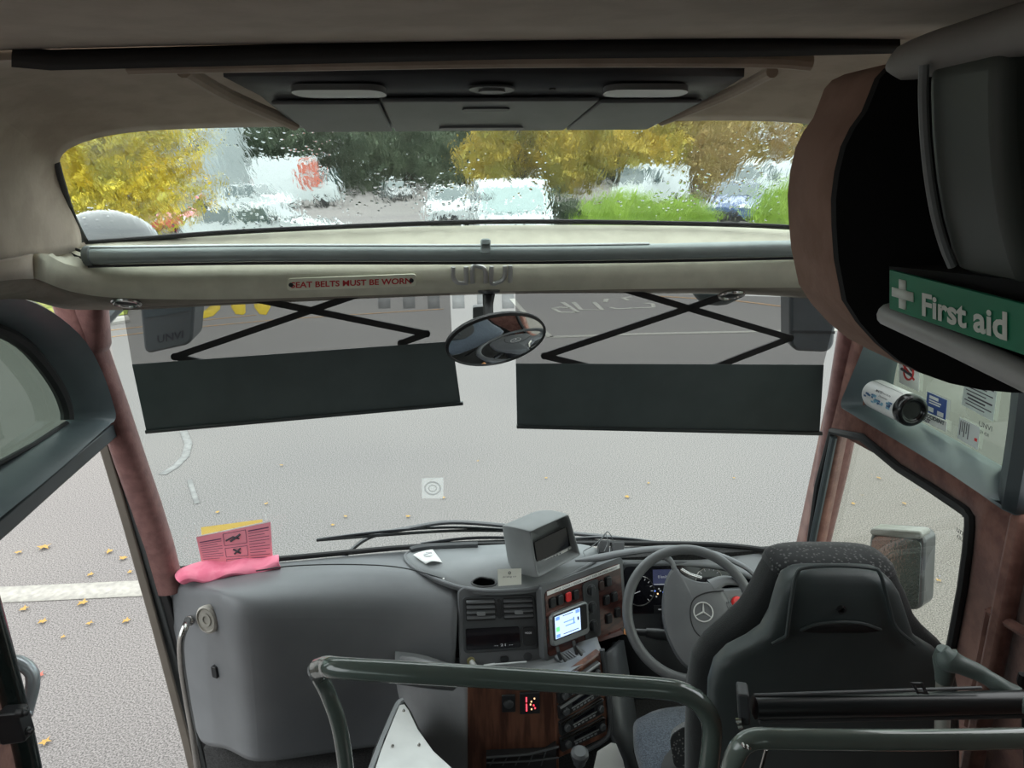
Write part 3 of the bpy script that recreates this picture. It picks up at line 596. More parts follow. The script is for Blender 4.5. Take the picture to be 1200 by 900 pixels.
# stickers
def sticker(name, label, pix, X, m, cat_='sticker'):
    q = Q(*[PX(*p, X) for p in pix]); t = thing(name, label, cat_, q.p(.5,1)); g = G(); q.box(g,0,0,1,1,0,.001); obj('sheet', g, m, t); return q, t
q, t = sticker('no_smoking_sticker','white no smoking sticker with red ring on the tinted side window',[(1054,424),(1078,428),(1077,459),(1054,448)],1.24,paper)
g = G(); q.ring(g,.5,.36,.022,.003,.002); x0 = q.p(.2,.1,.002); g.tube([q.p(.25,.12,.002), q.p(.78,.62,.002)], .0028, 6); obj('red_ring', g, redm, t)
g = G(); g.tube([q.p(.15,.30,.002), q.p(.72,.48,.002)], .0045, 6); g.tube([q.p(.55,.2,.002), q.p(.75,.33,.002)], .002, 6); obj('cigarette_mark', g, ink, t)
q, t = sticker('blue_notice_sticker','dark blue notice sticker above the accident kit label',[(1087,459),(1110,469),(1108,492),(1085,482)],1.24,bluem)
for i, (u0,v0,u1,v1) in enumerate(((.15,.1,.6,.25),(.15,.32,.75,.38),(.15,.44,.7,.5),(.12,.68,.4,.9),(.6,.72,.9,.95))):
    g = G(); q.box(g,u0,v0,u1,v1,.001,.002); obj('print_block', g, paper, t)
q, t = sticker('accident_kit_sticker','white label reading accident kit on the tinted side window',[(1082,481),(1110,494),(1109,506),(1081,493)],1.239,paper)
text('lettering', q, 'ACCIDENT', ink, t, .06,.1,.92,.48, w=.0015, bold=.04); text('lettering', q, 'KIT', ink, t, .06,.55,.36,.92, w=.0015, bold=.04)
q, t = sticker('specification_sheet','large pale printed sheet with handwriting on the tinted side window',[(1132,440),(1169,456),(1164,494),(1127,474)],1.24,mat('pale_sheet',(.55,.62,.58),.7))
for k in range(8): 
    g = G(); q.box(g,.08+(k%3)*.05,.08+k*.11,.92-(k%2)*.2,.11+k*.11+(.02 if k in (0,4,5) else 0),.001,.0018); obj('print_line', g, ink, t)
q, t = sticker('folded_leaflet','small white leaflet low on the tinted side window beside the logo print',[(1125,489),(1149,501),(1146,527),(1122,513)],1.24,mat('leaflet_white',(.62,.66,.64),.7))
for k in range(5):
    g = G(); q.box(g,.08+k*.1,.1,.11+k*.1,.8-(k%2)*.2,.001,.0018); obj('print_line', g, ink, t)
g = G(); q.box(g,.82,.55,.93,.68,.001,.002); obj('red_mark', g, redp, t)
q = Q(PX(1148,493,1.239),PX(1163,500,1.239),PX(1162,520,1.239),PX(1147,513,1.239)); struct(text('glass_print', q, 'UNVI', ink, None, 0,0,1,.3)); struct(text('glass_print', q, 'E9 43R', ink, None, .1,.5,.8,.7))
# white can lying on the ledge
a0, a1 = PX(1026,461,1.15), PX(1064,479,1.145); ax = (a1-a0).normalized(); L = (a1-a0).length; r = .042
t = thing('spray_can', 'white can with blue print lying on the ledge of the right side window', 'can', (a0+a1)/2-Vector((0,0,r)))
g = G(); g.lathe(a0, ax, [(.01,-.012),(.036,-.008),(r,.008),(r,L-.005),(r*.97,L)], 28); obj('body', g, mat('white_can', (.74,.75,.74), .35), t)
g = G(); g.lathe(a1, ax, [(r*1.01,-.002),(r*1.03,.018),(r*.92,.026),(r*.7,.028),(r*.62,.018),(.004,.018)], 28); obj('cap', g, mat('black_gloss', (.008,.008,.009), .25, coat=.2), t, bevel=.003)
vw = (Vector(EYE)-a0).normalized(); yv = (vw-ax*vw.dot(ax)).normalized(); zv = ax.cross(yv)
if zv.z < 0: zv = -zv
def onc(s, a, e=.0008): return a0+ax*(s*L)+(yv*math.cos(a)+zv*math.sin(a))*(r+e)
bl = [mat('print_light_blue', (.20,.42,.55), .4), mat('print_navy', (.05,.12,.25), .4)]
rnd = random.Random(2)
for k in range(26):
    s0 = .08+rnd.random()*.8; aa = -.75+rnd.random()*.55; ds = .05+.07*rnd.random(); g = G(); g.grid([[onc(s0+i*ds/3, aa+j*.06) for i in range(4)] for j in range(3)]); obj('print_patch', g, bl[k % 2], t, fix=False)
class CQ:
    n = yv
    def p(s, u, v, w=0): return onc(.38+u*.45, .28-v*.42)
text('lettering', CQ(), 'MATE', ink, t, 0,0,.42,.38, bold=.03); text('lettering', CQ(), 'Real fluffy', ink, t, .45,.05,1,.35); text('lettering', CQ(), 'Demister', ink, t, .35,.6,.95,.9)
g = G(); g.grid([[onc(.02+.95*i/12, .75+j*.03) for i in range(13)] for j in range(2)]); obj('print_line', g, ink, t, fix=False)

# left side: upper window frame
oL = [(-260,330),(-120,328),(-40,334),(20,347),(62,368),(95,398),(115,435),(127,470),(131,490),(118,503),(60,555),(0,604),(-120,700),(-260,815)]
iL = [(-260,372),(-140,370),(-60,374),(-10,383),(25,402),(50,430),(68,458),(77,480),(78,492),(70,499),(30,524),(0,543),(-80,592),(-220,680)]
moulding('window_frame', oL, iL, -1.10, -1.19, frame_g)
gl = [PX(*p,-1.2) for p in iL]; g = G(); g.add(gl, [tuple(range(len(gl)))]); struct(obj('window_5', g, clear('green_door_glass', (.27,.335,.29), .01, .12, (.35,.42,.38)), fix=False))
ringtube([PX(*p, -1.165) for p in [(-150,372),(-60,375),(-10,384),(26,402),(52,430),(70,458),(78,480),(79,492)]], .018, 'window_rubber', rubber, closed=False)
g = G(); g.tube([PX(-10,548,-1.18),PX(40,521,-1.18),PX(78,496,-1.18)], .008, 8); struct(obj('window_rubber', g, rubber))
# door frame below it
def bar(name, pix, X, wd, dp, m, bevel=.004):
    g = G(); rows = []
    pts = [PX(*p, X) for p in pix]
    for i, p in enumerate(pts):
        tt = (pts[min(i+1,len(pts)-1)]-pts[max(i-1,0)]).normalized(); nn = Vector((1,0,0)).cross(tt).normalized()*wd/2; xx = Vector((dp/2,0,0))
        rows.append([p-nn-xx, p+nn-xx, p+nn+xx, p-nn+xx])
    g.loft(rows); return obj(name, g, m, bevel=bevel)
dr = bpy.data.objects.new('door_1', None); COL.objects.link(dr); dr.location = PX(200,800,-1.13); WL['door_1'] = Vector(dr.location); dr['kind'] = 'structure'
def pbar(*a, **k):
    o = bar(*a, **k); o.parent = dr; o.location = WL[o.name]-WL['door_1']; return o
pbar('top_rail', [(131,500),(60,560),(0,612),(-160,745)], -1.13, .045, .05, frame_d)
pbar('rubber_seal', [(138,503),(165,600),(200,722),(235,850),(262,960)], -1.115, .022, .03, rubber)
pbar('side_rail', [(127,512),(154,606),(190,730),(226,860),(250,960)], -1.15, .028, .05, mat('door_rail', (.05,.055,.056), .4))
pbar('edge_strip', [(121,520),(148,610),(183,735),(216,860),(240,960)], -1.16, .012, .03, mat('bronze_edge', (.13,.11,.09), .45))
# door leaf rear post, hinge and handle
t = thing('door_post', 'black vertical post of the coach door at the lower left', 'post', P(20,860,1.25))
g = G(); g.tube([P(-70,500,1.32),P(-40,610,1.31),P(-16,700,1.3),P(8,790,1.28),P(30,880,1.26),P(45,960,1.24),P(80,1150,1.2),P(120,1400,1.15)], .022, 14, smooth=4); obj('pole', g, mat('green_black_enamel', (.008,.014,.013), .25, coat=.5), t)
g = G(); q = Q(P(-6,836,1.22),P(22,834,1.22),P(32,868,1.21),P(2,872,1.21)); q.rbox(g,0,0,1,1,-.03,.006,.15); obj('clamp_plate', g, blackp, t, bevel=.003)
for (px, py) in ((28,835),(33,857)):
    g = G(); c = P(px,py,1.22); g.lathe(c, Vector(RT), [(.009,-.012),(.009,.0),(.006,.003),(.006,.008),(.002,.010)], 12); obj('bolt', g, blackp, t)
t = thing('door_grab_handle', 'silver loop handle beside the black door post', 'handle', P(28,830,1.35))
g = G(); g.tube(PP([(8,784,1.36),(14,775,1.36),(26,778,1.36),(37,788,1.36),(38,806,1.35),(32,830,1.34),(30,838,1.33)]), .016, 12, smooth=6, flat=.8); obj('loop', g, mat('pale_silver', (.5,.53,.56), .3, metal=.5), t)
g = G(); g.tube(PP([(12,790,1.36),(20,795,1.36),(22,806,1.36),(24,822,1.35)]), .006, 8, smooth=5); obj('inner_trim', g, chrome, t)

# ------------------------------------------------------------------ visors
film = clear('tinted_mesh_film', (.43,.42,.42), .02, .12, (.22,.21,.21))
def visor(name, label, tl, tr, br, bl, tm_l, tm_r, arms, Y):
    t = thing(name, label, 'sun visor', P(*bl, Y))
    q = Q(P(*tl,Y), P(*tr,Y), P(*tm_r,Y+.004), P(*tm_l,Y+.004)); g = G(); g.add([q.p(0,0),q.p(1,0),q.p(1,1),q.p(0,1)], [(0,1,2,3)]); obj('mesh_film', g, film, t, fix=False)
    q = Q(P(*tm_l,Y+.004), P(*tm_r,Y+.004), P(*br,Y), P(*bl,Y)); g = G(); q.box(g,0,0,1,1,-.002,.002); obj('blackout_panel', g, blackout, t)
    g = G(); q.box(g,-.002,.965,1.008,1.02,-.008,.010); obj('bottom_bar', g, mat('visor_bar', (.035,.042,.042), .4), t, bevel=.003)
    for a in arms:
        for (p0, p1) in zip(a[:-1], a[1:]):
            A_, B_ = P(*p0, Y+.02), P(*p1, Y+.02); g = G(); d = (B_-A_).normalized(); nn = d.cross(Vector((0,1,0))).normalized()*.0095; dy = Vector((0,.004,0))
            g.hexa([A_-nn-dy, A_+nn-dy, B_+nn-dy, B_-nn-dy, A_-nn+dy, A_+nn+dy, B_+nn+dy, B_-nn+dy]); g.lathe(A_-dy, (0,1,0), [(.011,0),(.011,.008)], 12); g.lathe(B_-dy, (0,1,0), [(.011,0),(.011,.008)], 12); obj('scissor_arm', g, armm, t)
    return t
visor('passenger_sun_visor','large dark pull-down sun visor left of the mirror',(143,356),(527,340),(540,473),(172,506),(155,427),(530,400),
      [[(262,343),(500,391),(470,402)],[(440,338),(205,418),(240,425)]],2.12)
visor('driver_sun_visor','large dark pull-down sun visor right of the mirror',(604,338),(984,350),(960,508),(606,500),(604.5,426),(965,427.5),
      [[(718,335),(926,396),(838,430)],[(885,335),(638,417),(700,432)]],2.12)
# interior mirror
t = thing('rear_view_mirror', 'oval black rear-view mirror hanging from the header', 'mirror', P(580,420,1.85))
g = G(); c = P(573,342,1.95); g.lathe(c+Vector((0,0,.004)), (0,-.1,-1), [(.030,0),(.030,.006),(.012,.012)], 20); obj('mount_plate', g, blackp, t)
g = G(); g.tube(PP([(573,342,1.95),(572,358,1.93),(573,374,1.90)]), [.018,.014,.013], 14, smooth=5, flat=.75); obj('arm', g, blackp, t)
c = P(580,397,1.86); nm = (Vector(EYE)*1.0+Vector((1.10,1.6,-3.2))*0+Vector((.25,-.6,.35))).normalized()
tgt = P(800,740,1.95); nm = ((Vector(EYE)-c).normalized()+(tgt-c).normalized()).normalized(); vv = (Vector(EYE)-c).normalized()
def onp(px, py, pc=c, nn_=None):
    d = Vector(ray(px, py)); return Vector(EYE)+d*((pc-Vector(EYE)).dot(nn_)/d.dot(nn_))
def ell(a, b_, h):
    ca, sa = math.cos(D(-13)), math.sin(D(-13)); o_ = []
    for i in range(48):
        k = 2*math.pi*i/48; x, y = math.cos(k)*a, math.sin(k)*b_; o_.append(onp(580.5+x*ca-y*sa, 397+x*sa+y*ca, c, nm)+nm*h)
    return o_
bk = Vector((0,.03,.0))
g = G(); g.loft([[p+bk for p in ell(30,12,-.02)], [p+bk*.5 for p in ell(55,25,-.012)], ell(60,29,-.004), ell(60,29,.003), ell(57,26.5,.006), ell(57,26.5,.001)]); obj('housing', g, blackp, t)
g = G(); g.loft([ell(57*k, 26.5*k, .0085-.004*k*k) for k in (.02,.25,.5,.75,1)]); obj('mirror_glass', g, mirrorm, t)
# grey transponder box behind mirror on the glass
q = Q(P(554,358,2.26),P(569,357,2.26),P(569,374,2.28),P(554,374,2.28)); g = G(); q.rbox(g,0,0,1,1,-.006,.01,.15); tag(obj('sensor_box', g, mat('mid_grey_box',(.13,.14,.14),.5), bevel=.002), 'small grey box stuck on the windscreen behind the mirror', 'sensor')

# ------------------------------------------------------------------ exterior mirrors
mh = mat('mirror_shell', (.05,.055,.06), .3, coat=.4)
t = thing('door_side_mirror', 'grey exterior mirror head with pale maker lettering outside the left visor', 'mirror', P(190,400,2.6))
g = G(); q = Q(P(160,340,2.62),P(232,330,2.62),P(226,405,2.66),P(168,418,2.66)); q.rbox(g,0,0,1,1,-.12,0,.15,top=.95); obj('housing', g, mat('mid_grey_shell',(.11,.12,.125),.4), t, bevel=.01)
g = G(); q.rbox(g,.08,.06,.92,.42,0,.004,.1); obj('mirror_glass', g, mat('dark_grey_glass',(.10,.12,.13),.08), t)  # mirror glass in one even dark grey
text('lettering', q, 'UNVI', ink, t, .3,.72,.8,.84, w=.002, bold=.02)
g = G(); g.tube([q.p(.9,.2,-.06), q.p(1.1,-.05,-.05), q.p(1.2,-.5,-.03)], .016, 10, smooth=4); obj('bracket', g, mh, t)
t = thing('roof_mirror_arm', 'dark rounded mirror housing outside the upper glass at bottom left', 'mirror', P(125,290,2.35))
g = G(); c = P(126,292,2.4); loops = []
for k in range(9):
    f = k/8; a = math.pi/2*f; loops.append([c+Vector((math.cos(b_)*.17*math.cos(a), math.sin(b_)*.12*math.cos(a), .125*math.sin(a)-.0)) for b_ in [2*math.pi*i/28 for i in range(28)]])
g.loft(loops); obj('housing', g, mat('wet_dark_shell',(.06,.065,.07),.2,coat=.6), t)
g = G(); g.tube([c+Vector((0,0,.02)), c+Vector((-.05,-.1,-.22)), P(140,352,2.4)], .03, 10, smooth=4); obj('arm', g, mh, t)
t = thing('driver_side_mirror', 'dark rounded exterior mirror outside the top right of the windscreen', 'mirror', P(955,410,2.6))
g = G(); q = Q(P(926,320,2.6),P(985,318,2.6),P(977,414,2.64),P(926,412,2.64)); q.rbox(g,0,0,1,1,-.1,0,.25,k=6); obj('housing', g, mh, t, bevel=.012)
g = G(); q.box(g,.02,.72,.98,.75,0,.004); obj('seam', g, rubber, t)
g = G(); g.tube([q.p(1,.2,-.05), P(1010,330,2.45), P(1040,330,2.3)], .02, 10, smooth=4); obj('bracket', g, mh, t)
t = thing('offside_mirror', 'tall wet exterior mirror seen through the lower right side window', 'mirror', P(1045,730,1.85))
g = G(); qm = Q(PX(1020,620,1.45),PX(1084,625,1.55),PX(1080,718,1.55),PX(1012,705,1.45)); qm.rbox(g,0,0,1,1,-.09,0,.2,k=6); obj('housing', g, mh, t, bevel=.012)
g = G(); qm.rbox(g,.06,.08,.95,.97,0,.004,.15); obj('mirror_glass', g, mat('wet_mirror',(.62,.68,.68),.08,metal=.9,bump=.8,bscale=120), t)
g = G(); qm.rbox(g,.02,-.03,.98,.07,-.05,.012,.5); obj('hood', g, mat('pale_wet_shell',(.20,.21,.20),.3,bump=.6,bscale=60), t, bevel=.005)
g = G(); g.tube([qm.p(.5,.95,-.05), qm.p(.4,1.4,-.06), PX(1000,800,1.25)], .022, 10, smooth=4); obj('bracket', g, mh, t)
# dark round shape hanging outside beneath the header on the right
g = G(); c = P(842,335,2.55); loops = []
for k in range(9):
    a = math.pi*(k/8)-math.pi/2; loops.append([c+Vector((math.cos(b_)*.10*math.cos(a)+.0, math.sin(b_)*.06*math.cos(a), .072*math.sin(a))) for b_ in [2*math.pi*i/24 for i in range(24)]])
g.loft(loops); g.tube([c+Vector((0,0,.0)), c+Vector((0,.0,.2))], .02, 8); tag(obj('front_view_mirror', g, mat('green_grey_shell',(.07,.085,.085),.4)), 'round dark mirror back hanging outside above the right visor', 'mirror')

# wipers
def wiper(label, arm, blade, w0=.012):
    t = thing('windscreen_wiper', label, 'wiper', P(*arm[0]))
    g = G(); g.tube(cat(PP(arm), 5), w0, 8, flat=.6); obj('arm', g, mat('wiper_black',(.02,.02,.024),.35,coat=.3,bump=.4,bscale=200), t)
    g = G(); g.tube(cat(PP(blade), 5), .006, 6); obj('blade', g, rubber, t)
    bb = cat(PP(blade), 5); g = G(); g.tube([p+Vector((0,.004,.016*math.sin(math.pi*i/(len(bb)-1)))) for i, p in enumerate(bb)], .006, 6); obj('bridge', g, MATS['wiper_black'], t)
wiper('long wet wiper outside the windscreen left of the screen pod', [(400,655,2.60),(432,630,2.62),(480,619,2.62),(530,612,2.62),(600,617,2.62),(650,625,2.62)], [(371,633,2.58),(450,627,2.6),(530,622,2.62),(605,622,2.62)])
wiper('short lower wiper blade behind the dash tray', [(575,636,2.62),(640,633,2.62),(700,630,2.62),(740,634,2.62)], [(493,638,2.58),(560,635,2.59),(640,633,2.6)], .008)
wiper('wiper to the right of the screen pod', [(670,625,2.62),(720,630,2.62),(765,637,2.6)], [(672,632,2.58),(720,635,2.58),(776,637,2.57)])

# ------------------------------------------------------------------ dashboard
r0 = [(200,676,2.36),(235,668,2.38),(262,665,2.40),(292,662,2.42),(340,658,2.45),(410,651,2.48),(472,646,2.50),(538,643,2.52)]
r1 = [(197,682,2.34),(235,681,2.30),(260,684,2.20),(290,678,2.19),(345,666,2.25),(415,664,2.30),(475,669,2.32),(537,687,2.25)]
r2 = [(195,688,2.33),(236,687,2.25),(258,691,2.12),(284,696,2.08),(340,690,2.12),(412,688,2.20),(472,697,2.24),(536,706,2.19)]
r3 = [(197,700,2.33),(238,700,2.20),(262,708,2.07),(284,716,2.02),(340,716,2.05),(410,716,2.14),(470,720,2.19),(535,730,2.15)]
r4 = [(210,770,2.30),(250,770,2.18),(272,780,2.05),(291,790,2.01),(338,790,2.04),(406,790,2.12),(465,782,2.17),(533,770,2.13)]
r5 = [(225,830,2.29),(258,830,2.17),(280,838,2.05),(297,846,2.01),(336,846,2.04),(402,842,2.12),(462,835,2.17),(530,820,2.13)]
r6 = [(232,876,2.28),(262,874,2.18),(284,888,2.06),(299,894,2.02),(336,890,2.05),(400,880,2.13),(460,872,2.18),(528,866,2.14)]
t = thing('dashboard', 'wide dark grey moulded dashboard below the windscreen', 'dashboard', P(350,880,2.2)); DASH = t
g = G(); g.grid([PP(r) for r in (r0,r1,r2,r3,r4,r5,r6)]); obj('left_moulding', g, plastic, t, sub=3, solid=.015, soff=-1)
g = G(); g.tube(cat(PP([(300,669,2.225),(345,663,2.245),(415,661.5,2.295),(475,666,2.315),(538,684,2.245)]), 5), .0022, 6); obj('seam', g, rubber, t)
# tray
zt = 1.085
rim = [(560,642),(500,645),(478,650),(476,658),(488,669),(520,684),(556,693),(600,694),(640,688),(676,672),(700,655),(690,642),(640,639)]
tr = cat([PZ(*p, zt) for p in rim], 4, True)
g = G(); g.add(tr, [tuple(range(len(tr)))]); obj('tray', g, plastic_l, t, solid=.02)
g = G(); g.tube([p+Vector((0,0,.006)) for p in tr[4:40]], .007, 8); obj('tray_rim', g, plastic, t)
g = G(); g.tube([p+Vector((0,0,.012)) for p in tr[:8]], .014, 8); obj('tray_lip', g, charcoal, t)
# dash slab right of the tray towards the driver
sl0 = [(640,646,2.5),(700,642,2.5),(760,640,2.49),(830,641,2.46),(880,645,2.42),(925,652,2.38)]
sl1 = [(650,668,2.33),(700,660,2.38),(760,652,2.42),(830,656,2.40),(880,668,2.34),(935,675,2.28)]
sl2 = [(640,686,2.22),(700,668,2.34),(728,662,2.38),(830,664,2.38),(890,680,2.30),(935,700,2.26)]
g = G(); g.grid([cat(PP(r), 4) for r in (sl0, sl1, sl2)]); obj('right_moulding', g, plastic_l, t, sub=1, solid=.015, soff=-1)
# right end below
g = G(); g.grid([cat(PP(r), 3) for r in ([(885,668,2.34),(905,665,2.32),(940,668,2.28)], [(888,700,2.30),(915,700,2.28),(945,700,2.24)], [(890,800,2.28),(920,800,2.26),(950,800,2.22)])]); obj('end_moulding', g, plastic_l, t, solid=.02)
# instrument hood
g = G(); hp = PP([(674,657,2.30),(700,654,2.30),(725,649,2.31),(760,644,2.33),(800,643,2.34),(840,650,2.33),(872,664,2.30),(888,678,2.27)]); hs = cat(hp, 5)
g.tube(hs, [.006,.020,.018,.017,.017,.016,.014,.012], 12, flat=.6); obj('instrument_hood', g, plastic, t)
# central vent unit
qv = Q(P(537,690,2.20), P(632,688,2.215), P(640,777,2.13), P(540,784,2.12))
g = G(); qv.rbox(g,-.01,-.02,1.01,1.03,-.03,.004,.1); obj('centre_surround', g, plastic, t, bevel=.004)
g = G(); qv.rbox(g,.04,.09,.93,.80,.004,.009,.08); obj('vent_bezel', g, charcoal, t, bevel=.003)
for (u0, u1) in ((.08,.44),(.53,.90)):
    g = G(); qv.rbox(g,u0,.12,u1,.40,.004,.0095,.1); v = obj('air_vent', g, rubber, t)
    for k in range(4):
        g = G(); vv_ = .135+k*.065; g.hexa([qv.p(u0+.01,vv_,.010),qv.p(u1-.01,vv_,.010),qv.p(u1-.01,vv_+.012,.010),qv.p(u0+.01,vv_+.012,.010),qv.p(u0+.01,vv_+.015,.018),qv.p(u1-.01,vv_+.015,.018),qv.p(u1-.01,vv_+.035,.018),qv.p(u0+.01,vv_+.035,.018)]); obj('vane', g, plastic, v)
    g = G(); qv.rbox(g,(u0+u1)/2-.05,.275,(u0+u1)/2+.05,.32,.016,.024,.3); obj('slider', g, plastic_l, v)
g = G(); qv.rbox(g,.455,.13,.515,.38,.009,.013,.5,top=.7); obj('vent_divider', g, blackp, t)
g = G(); qv.rbox(g,.07,.49,.71,.76,.009,.011,.08); obj('blank_display', g, screen_dk, t)
text('display_print', qv, '-- 21 --', lit_w, t, .40,.70,.62,.73, w=.0118)
g = G(); qv.rbox(g,.74,.50,.90,.74,.009,.016,.25); bt = obj('push_button', g, blackp, t, bevel=.001); text('button_print', qv, 'MODE', lit_w, bt, .775,.56,.85,.585, w=.0168)
g = G(); qv.disc(g,.12,.90,.014,.004,.010,20,top=.8); sk = obj('power_socket', g, mat('brass_ring', (.35,.32,.15), .4, metal=.6), t)
g = G(); c0 = qv.p(.12,.90,.01); g.tube([c0, c0+qv.n*.05+Vector((.03,0,-.03))], .009, 12); obj('plug', g, silver, sk)
g = G(); qv.ring(g,.79,.89,.014,.0015,.006); g2 = G(); qv.disc(g2,.79,.89,.013,.003,.007,20); obj('socket_cover', g2, charcoal, t); obj('socket_ring', g, charcoal, t)
g = G(); qv.rbox(g,.46,.865,.56,.935,.004,.012,.4); obj('latch', g, blackp, t)
g = G(); g.tube(PP([(567,781,2.07),(580,779,2.07)]), .0065, 8); g.tube(PP([(580,779,2.07),(617,776,2.07)]), .0045, 8); tag(obj('ballpoint_pen', g, mat('pen_silver',(.4,.42,.42),.3,metal=.4)), 'silver and black pen lying below the central vent unit', 'pen')
# dashboard knob screw near the crease
g = G(); g.lathe(P(520,683,2.27)+Vector((0,0,.01)), (0,-.3,1), [(.007,0),(.007,.006),(.003,.010)], 12); obj('trim_button', g, chrome, t)
# rosewood switch panel
qw = Q(P(637,691,2.17), P(727,657,2.36), P(732,736,2.28), P(641,772,2.10))
g = G(); qw.rbox(g,-.03,-.05,1.03,1.03,-.03,.0,.06); obj('switch_surround', g, plastic, t)
g = G(); qw.rbox(g,.01,.03,.985,.98,.0,.004,.06); sp_ = obj('switch_panel', g, woodr, t)
g = G(); qw.box(g,.03,.04,.97,.095,.004,.006); lab = obj('label_strip', g, paper, sp_); text('label_print', qw, 'STOP  DOOR 1  DOOR 2  HEAT  FAN  SALOON  NIGHT', ink, sp_, .12,.055,.93,.08, w=.0065)
def rocker(u, v, m=blackp, wd=.065, h=.13):
    g = G(); qw.rbox(g,u-wd/2-.008,v-h/2-.01,u+wd/2+.008,v+h/2+.01,.004,.006,.2); bz = obj('switch_bezel', g, rubber, t)
    g = G(); qw.rbox(g,u-wd/2,v-h/2,u+wd/2,v+h/2,.006,.014,.25); obj('rocker', g, m, bz, bevel=.002)
for u, v, m in ((.085,.22,rubber),(.175,.22,blackp),(.275,.22,redp),(.37,.23,blackp),(.80,.22,blackp),(.70,.24,mat('walnut_blank',(.04,.02,.016),.4)),(.765,.48,blackp),(.87,.475,blackp),(.78,.76,blackp),(.90,.72,rubber)): rocker(u, v, m)
g = G(); qw.rbox(g,.465,.12,.665,.95,.004,.008,.12); hc = obj('heater_panel', g, charcoal, t)
for v in (.25,.5,.77):
    g = G(); qw.disc(g,.565,v,.017,.008,.016,20,top=.85); kn = obj('rotary_knob', g, blackp, hc)
    g = G(); qw.rbox(g,.555-.015,v-.07,.575+.005,v+.07,.014,.024,.4); obj('knob_grip', g, charcoal, kn) if False else obj('knob_grip', g, charcoal, hc)
    g = G(); qw.ring(g,.565,v,.021,.0008,.0085,24); obj('knob_scale', g, plastic_l, hc)
# satnav unit
t = thing('satnav', 'small lit navigation screen in a silver case on the wood switch panel', 'screen', qw.p(.25,.9,.02))
qn = qw.sub(.03,.36,.50,.84,.004); g = G(); qn.rbox(g,0,0,1,1,0,.018,.15,top=.96); obj('case', g, mat('silver_grey_case',(.28,.30,.30),.35,metal=.4), t, bevel=.003)
g = G(); qn.rbox(g,.03,.06,.92,.80,.018,.0195,.08); obj('bezel', g, blackp, t)
g = G(); qn.box(g,.08,.1,.74,.76,.0195,.0200); obj('screen', g, screen_on, t)
for (u0,v0,u1,v1,m) in ((.1,.12,.2,.22,lit_b),(.1,.64,.2,.74,lit_b),(.1,.42,.19,.56,lit_g),(.62,.12,.72,.22,lit_b),(.30,.34,.56,.37,lit_b),(.34,.46,.6,.49,lit_b),(.55,.3,.58,.5,lit_b),(.28,.68,.68,.70,ink),(.28,.14,.55,.16,ink),(.66,.34,.70,.44,ink)):
    g = G(); qn.box(g,u0,v0,u1,v1,.0202,.0206); obj('screen_icon', g, m, t)
# phone cradle below the switch panel
t = thing('phone_cradle', 'small black two-pronged phone cradle below the satnav', 'holder', P(670,783,2.04))
qh = Q(P(648,770,2.08), P(676,757,2.12), P(690,768,2.08), P(664,783,2.04)); g = G(); qh.rbox(g,0,0,1,1,-.01,.006,.15); obj('base', g, charcoal, t, bevel=.002)
g = G()
for k in range(4): qh.box(g,.25+.1*k,.15,.29+.1*k,.85,.006,.009)
obj('ridge', g, plastic, t)
for (px, py) in ((654,763),(673,756)):
    g = G(); g.tube(PP([(px+3,py+10,2.05),(px,py,2.05),(px-1,py-5,2.06)]), .006, 8); g.tube(PP([(px+2,py+2,2.05),(px+9,py+12,2.04)]), .005, 8); obj('prong', g, blackp, t)
# monitor pod
t = thing('screen_pod', 'grey moulded pod with a small black screen standing on the dash', 'screen', P(640,680,2.3))
f = PP([(622,622,2.22),(664,603,2.30),(668,603,2.31),(677,640,2.30),(680,650,2.28),(630,675,2.17),(626,670,2.17)])
bk = PP([(592,620,2.40),(648,602,2.46),(655,602,2.46),(668,640,2.44),(670,648,2.42),(590,668,2.32),(587,660,2.34)])
ffr = cat([P(620,626,2.22),P(623,621,2.22),P(645,611,2.26),P(663,603,2.30),P(667,605,2.31),P(672,622,2.31),P(679,646,2.29),P(678,652,2.28),P(655,664,2.22),P(633,676,2.17),P(628,674,2.17),P(624,650,2.2)], 3, True)
cf = sum(ffr, Vector())/len(ffr)
bkk = [p+Vector((-.095,.10,-.015)) for p in ffr]; cb = sum(bkk, Vector())/len(bkk); bkk = [cb+(p-cb)*.93+Vector((0,0,-.008)) for p in bkk]
inn = [cf+(p-cf)*.86 for p in ffr]; deep = [p+Vector((-.03,.05,0)) for p in inn]
bk3 = [cb+(p-cb)*.75+Vector((-.02,.02,0)) for p in bkk]; mid_ = [a.lerp(b_, .55)+(a.lerp(b_,.55)-cf.lerp(cb,.55))*.10 for a, b_ in zip(ffr, bkk)]
g = G(); g.loft([bk3, bkk, mid_, ffr, [cf+(p-cf)*.97+(cf-cb)*.03 for p in ffr], inn, deep]); obj('hood', g, mat('pod_plastic',(.15,.158,.158),.5,bump=.08,bscale=600), t, sub=2, ang=80)
qs = Q(P(625,636,2.24), P(667,616,2.32), P(673,643,2.31), P(629,666,2.22)); 
g = G(); qs.rbox(g,.04,.02,.93,.82,-.008,-.002,.06); obj('screen', g, screen_dk, t)
g = G(); qs.box(g,.06,.84,.93,.94,-.008,.001); bz = obj('button_bar', g, silver, t)
g = G()
for k in range(5): qs.disc(g,.30+k*.08,.89,.003,.001,.003,8)
qs.disc(g,.85,.89,.003,.001,.003,8); obj('menu_button', g, ink, bz)
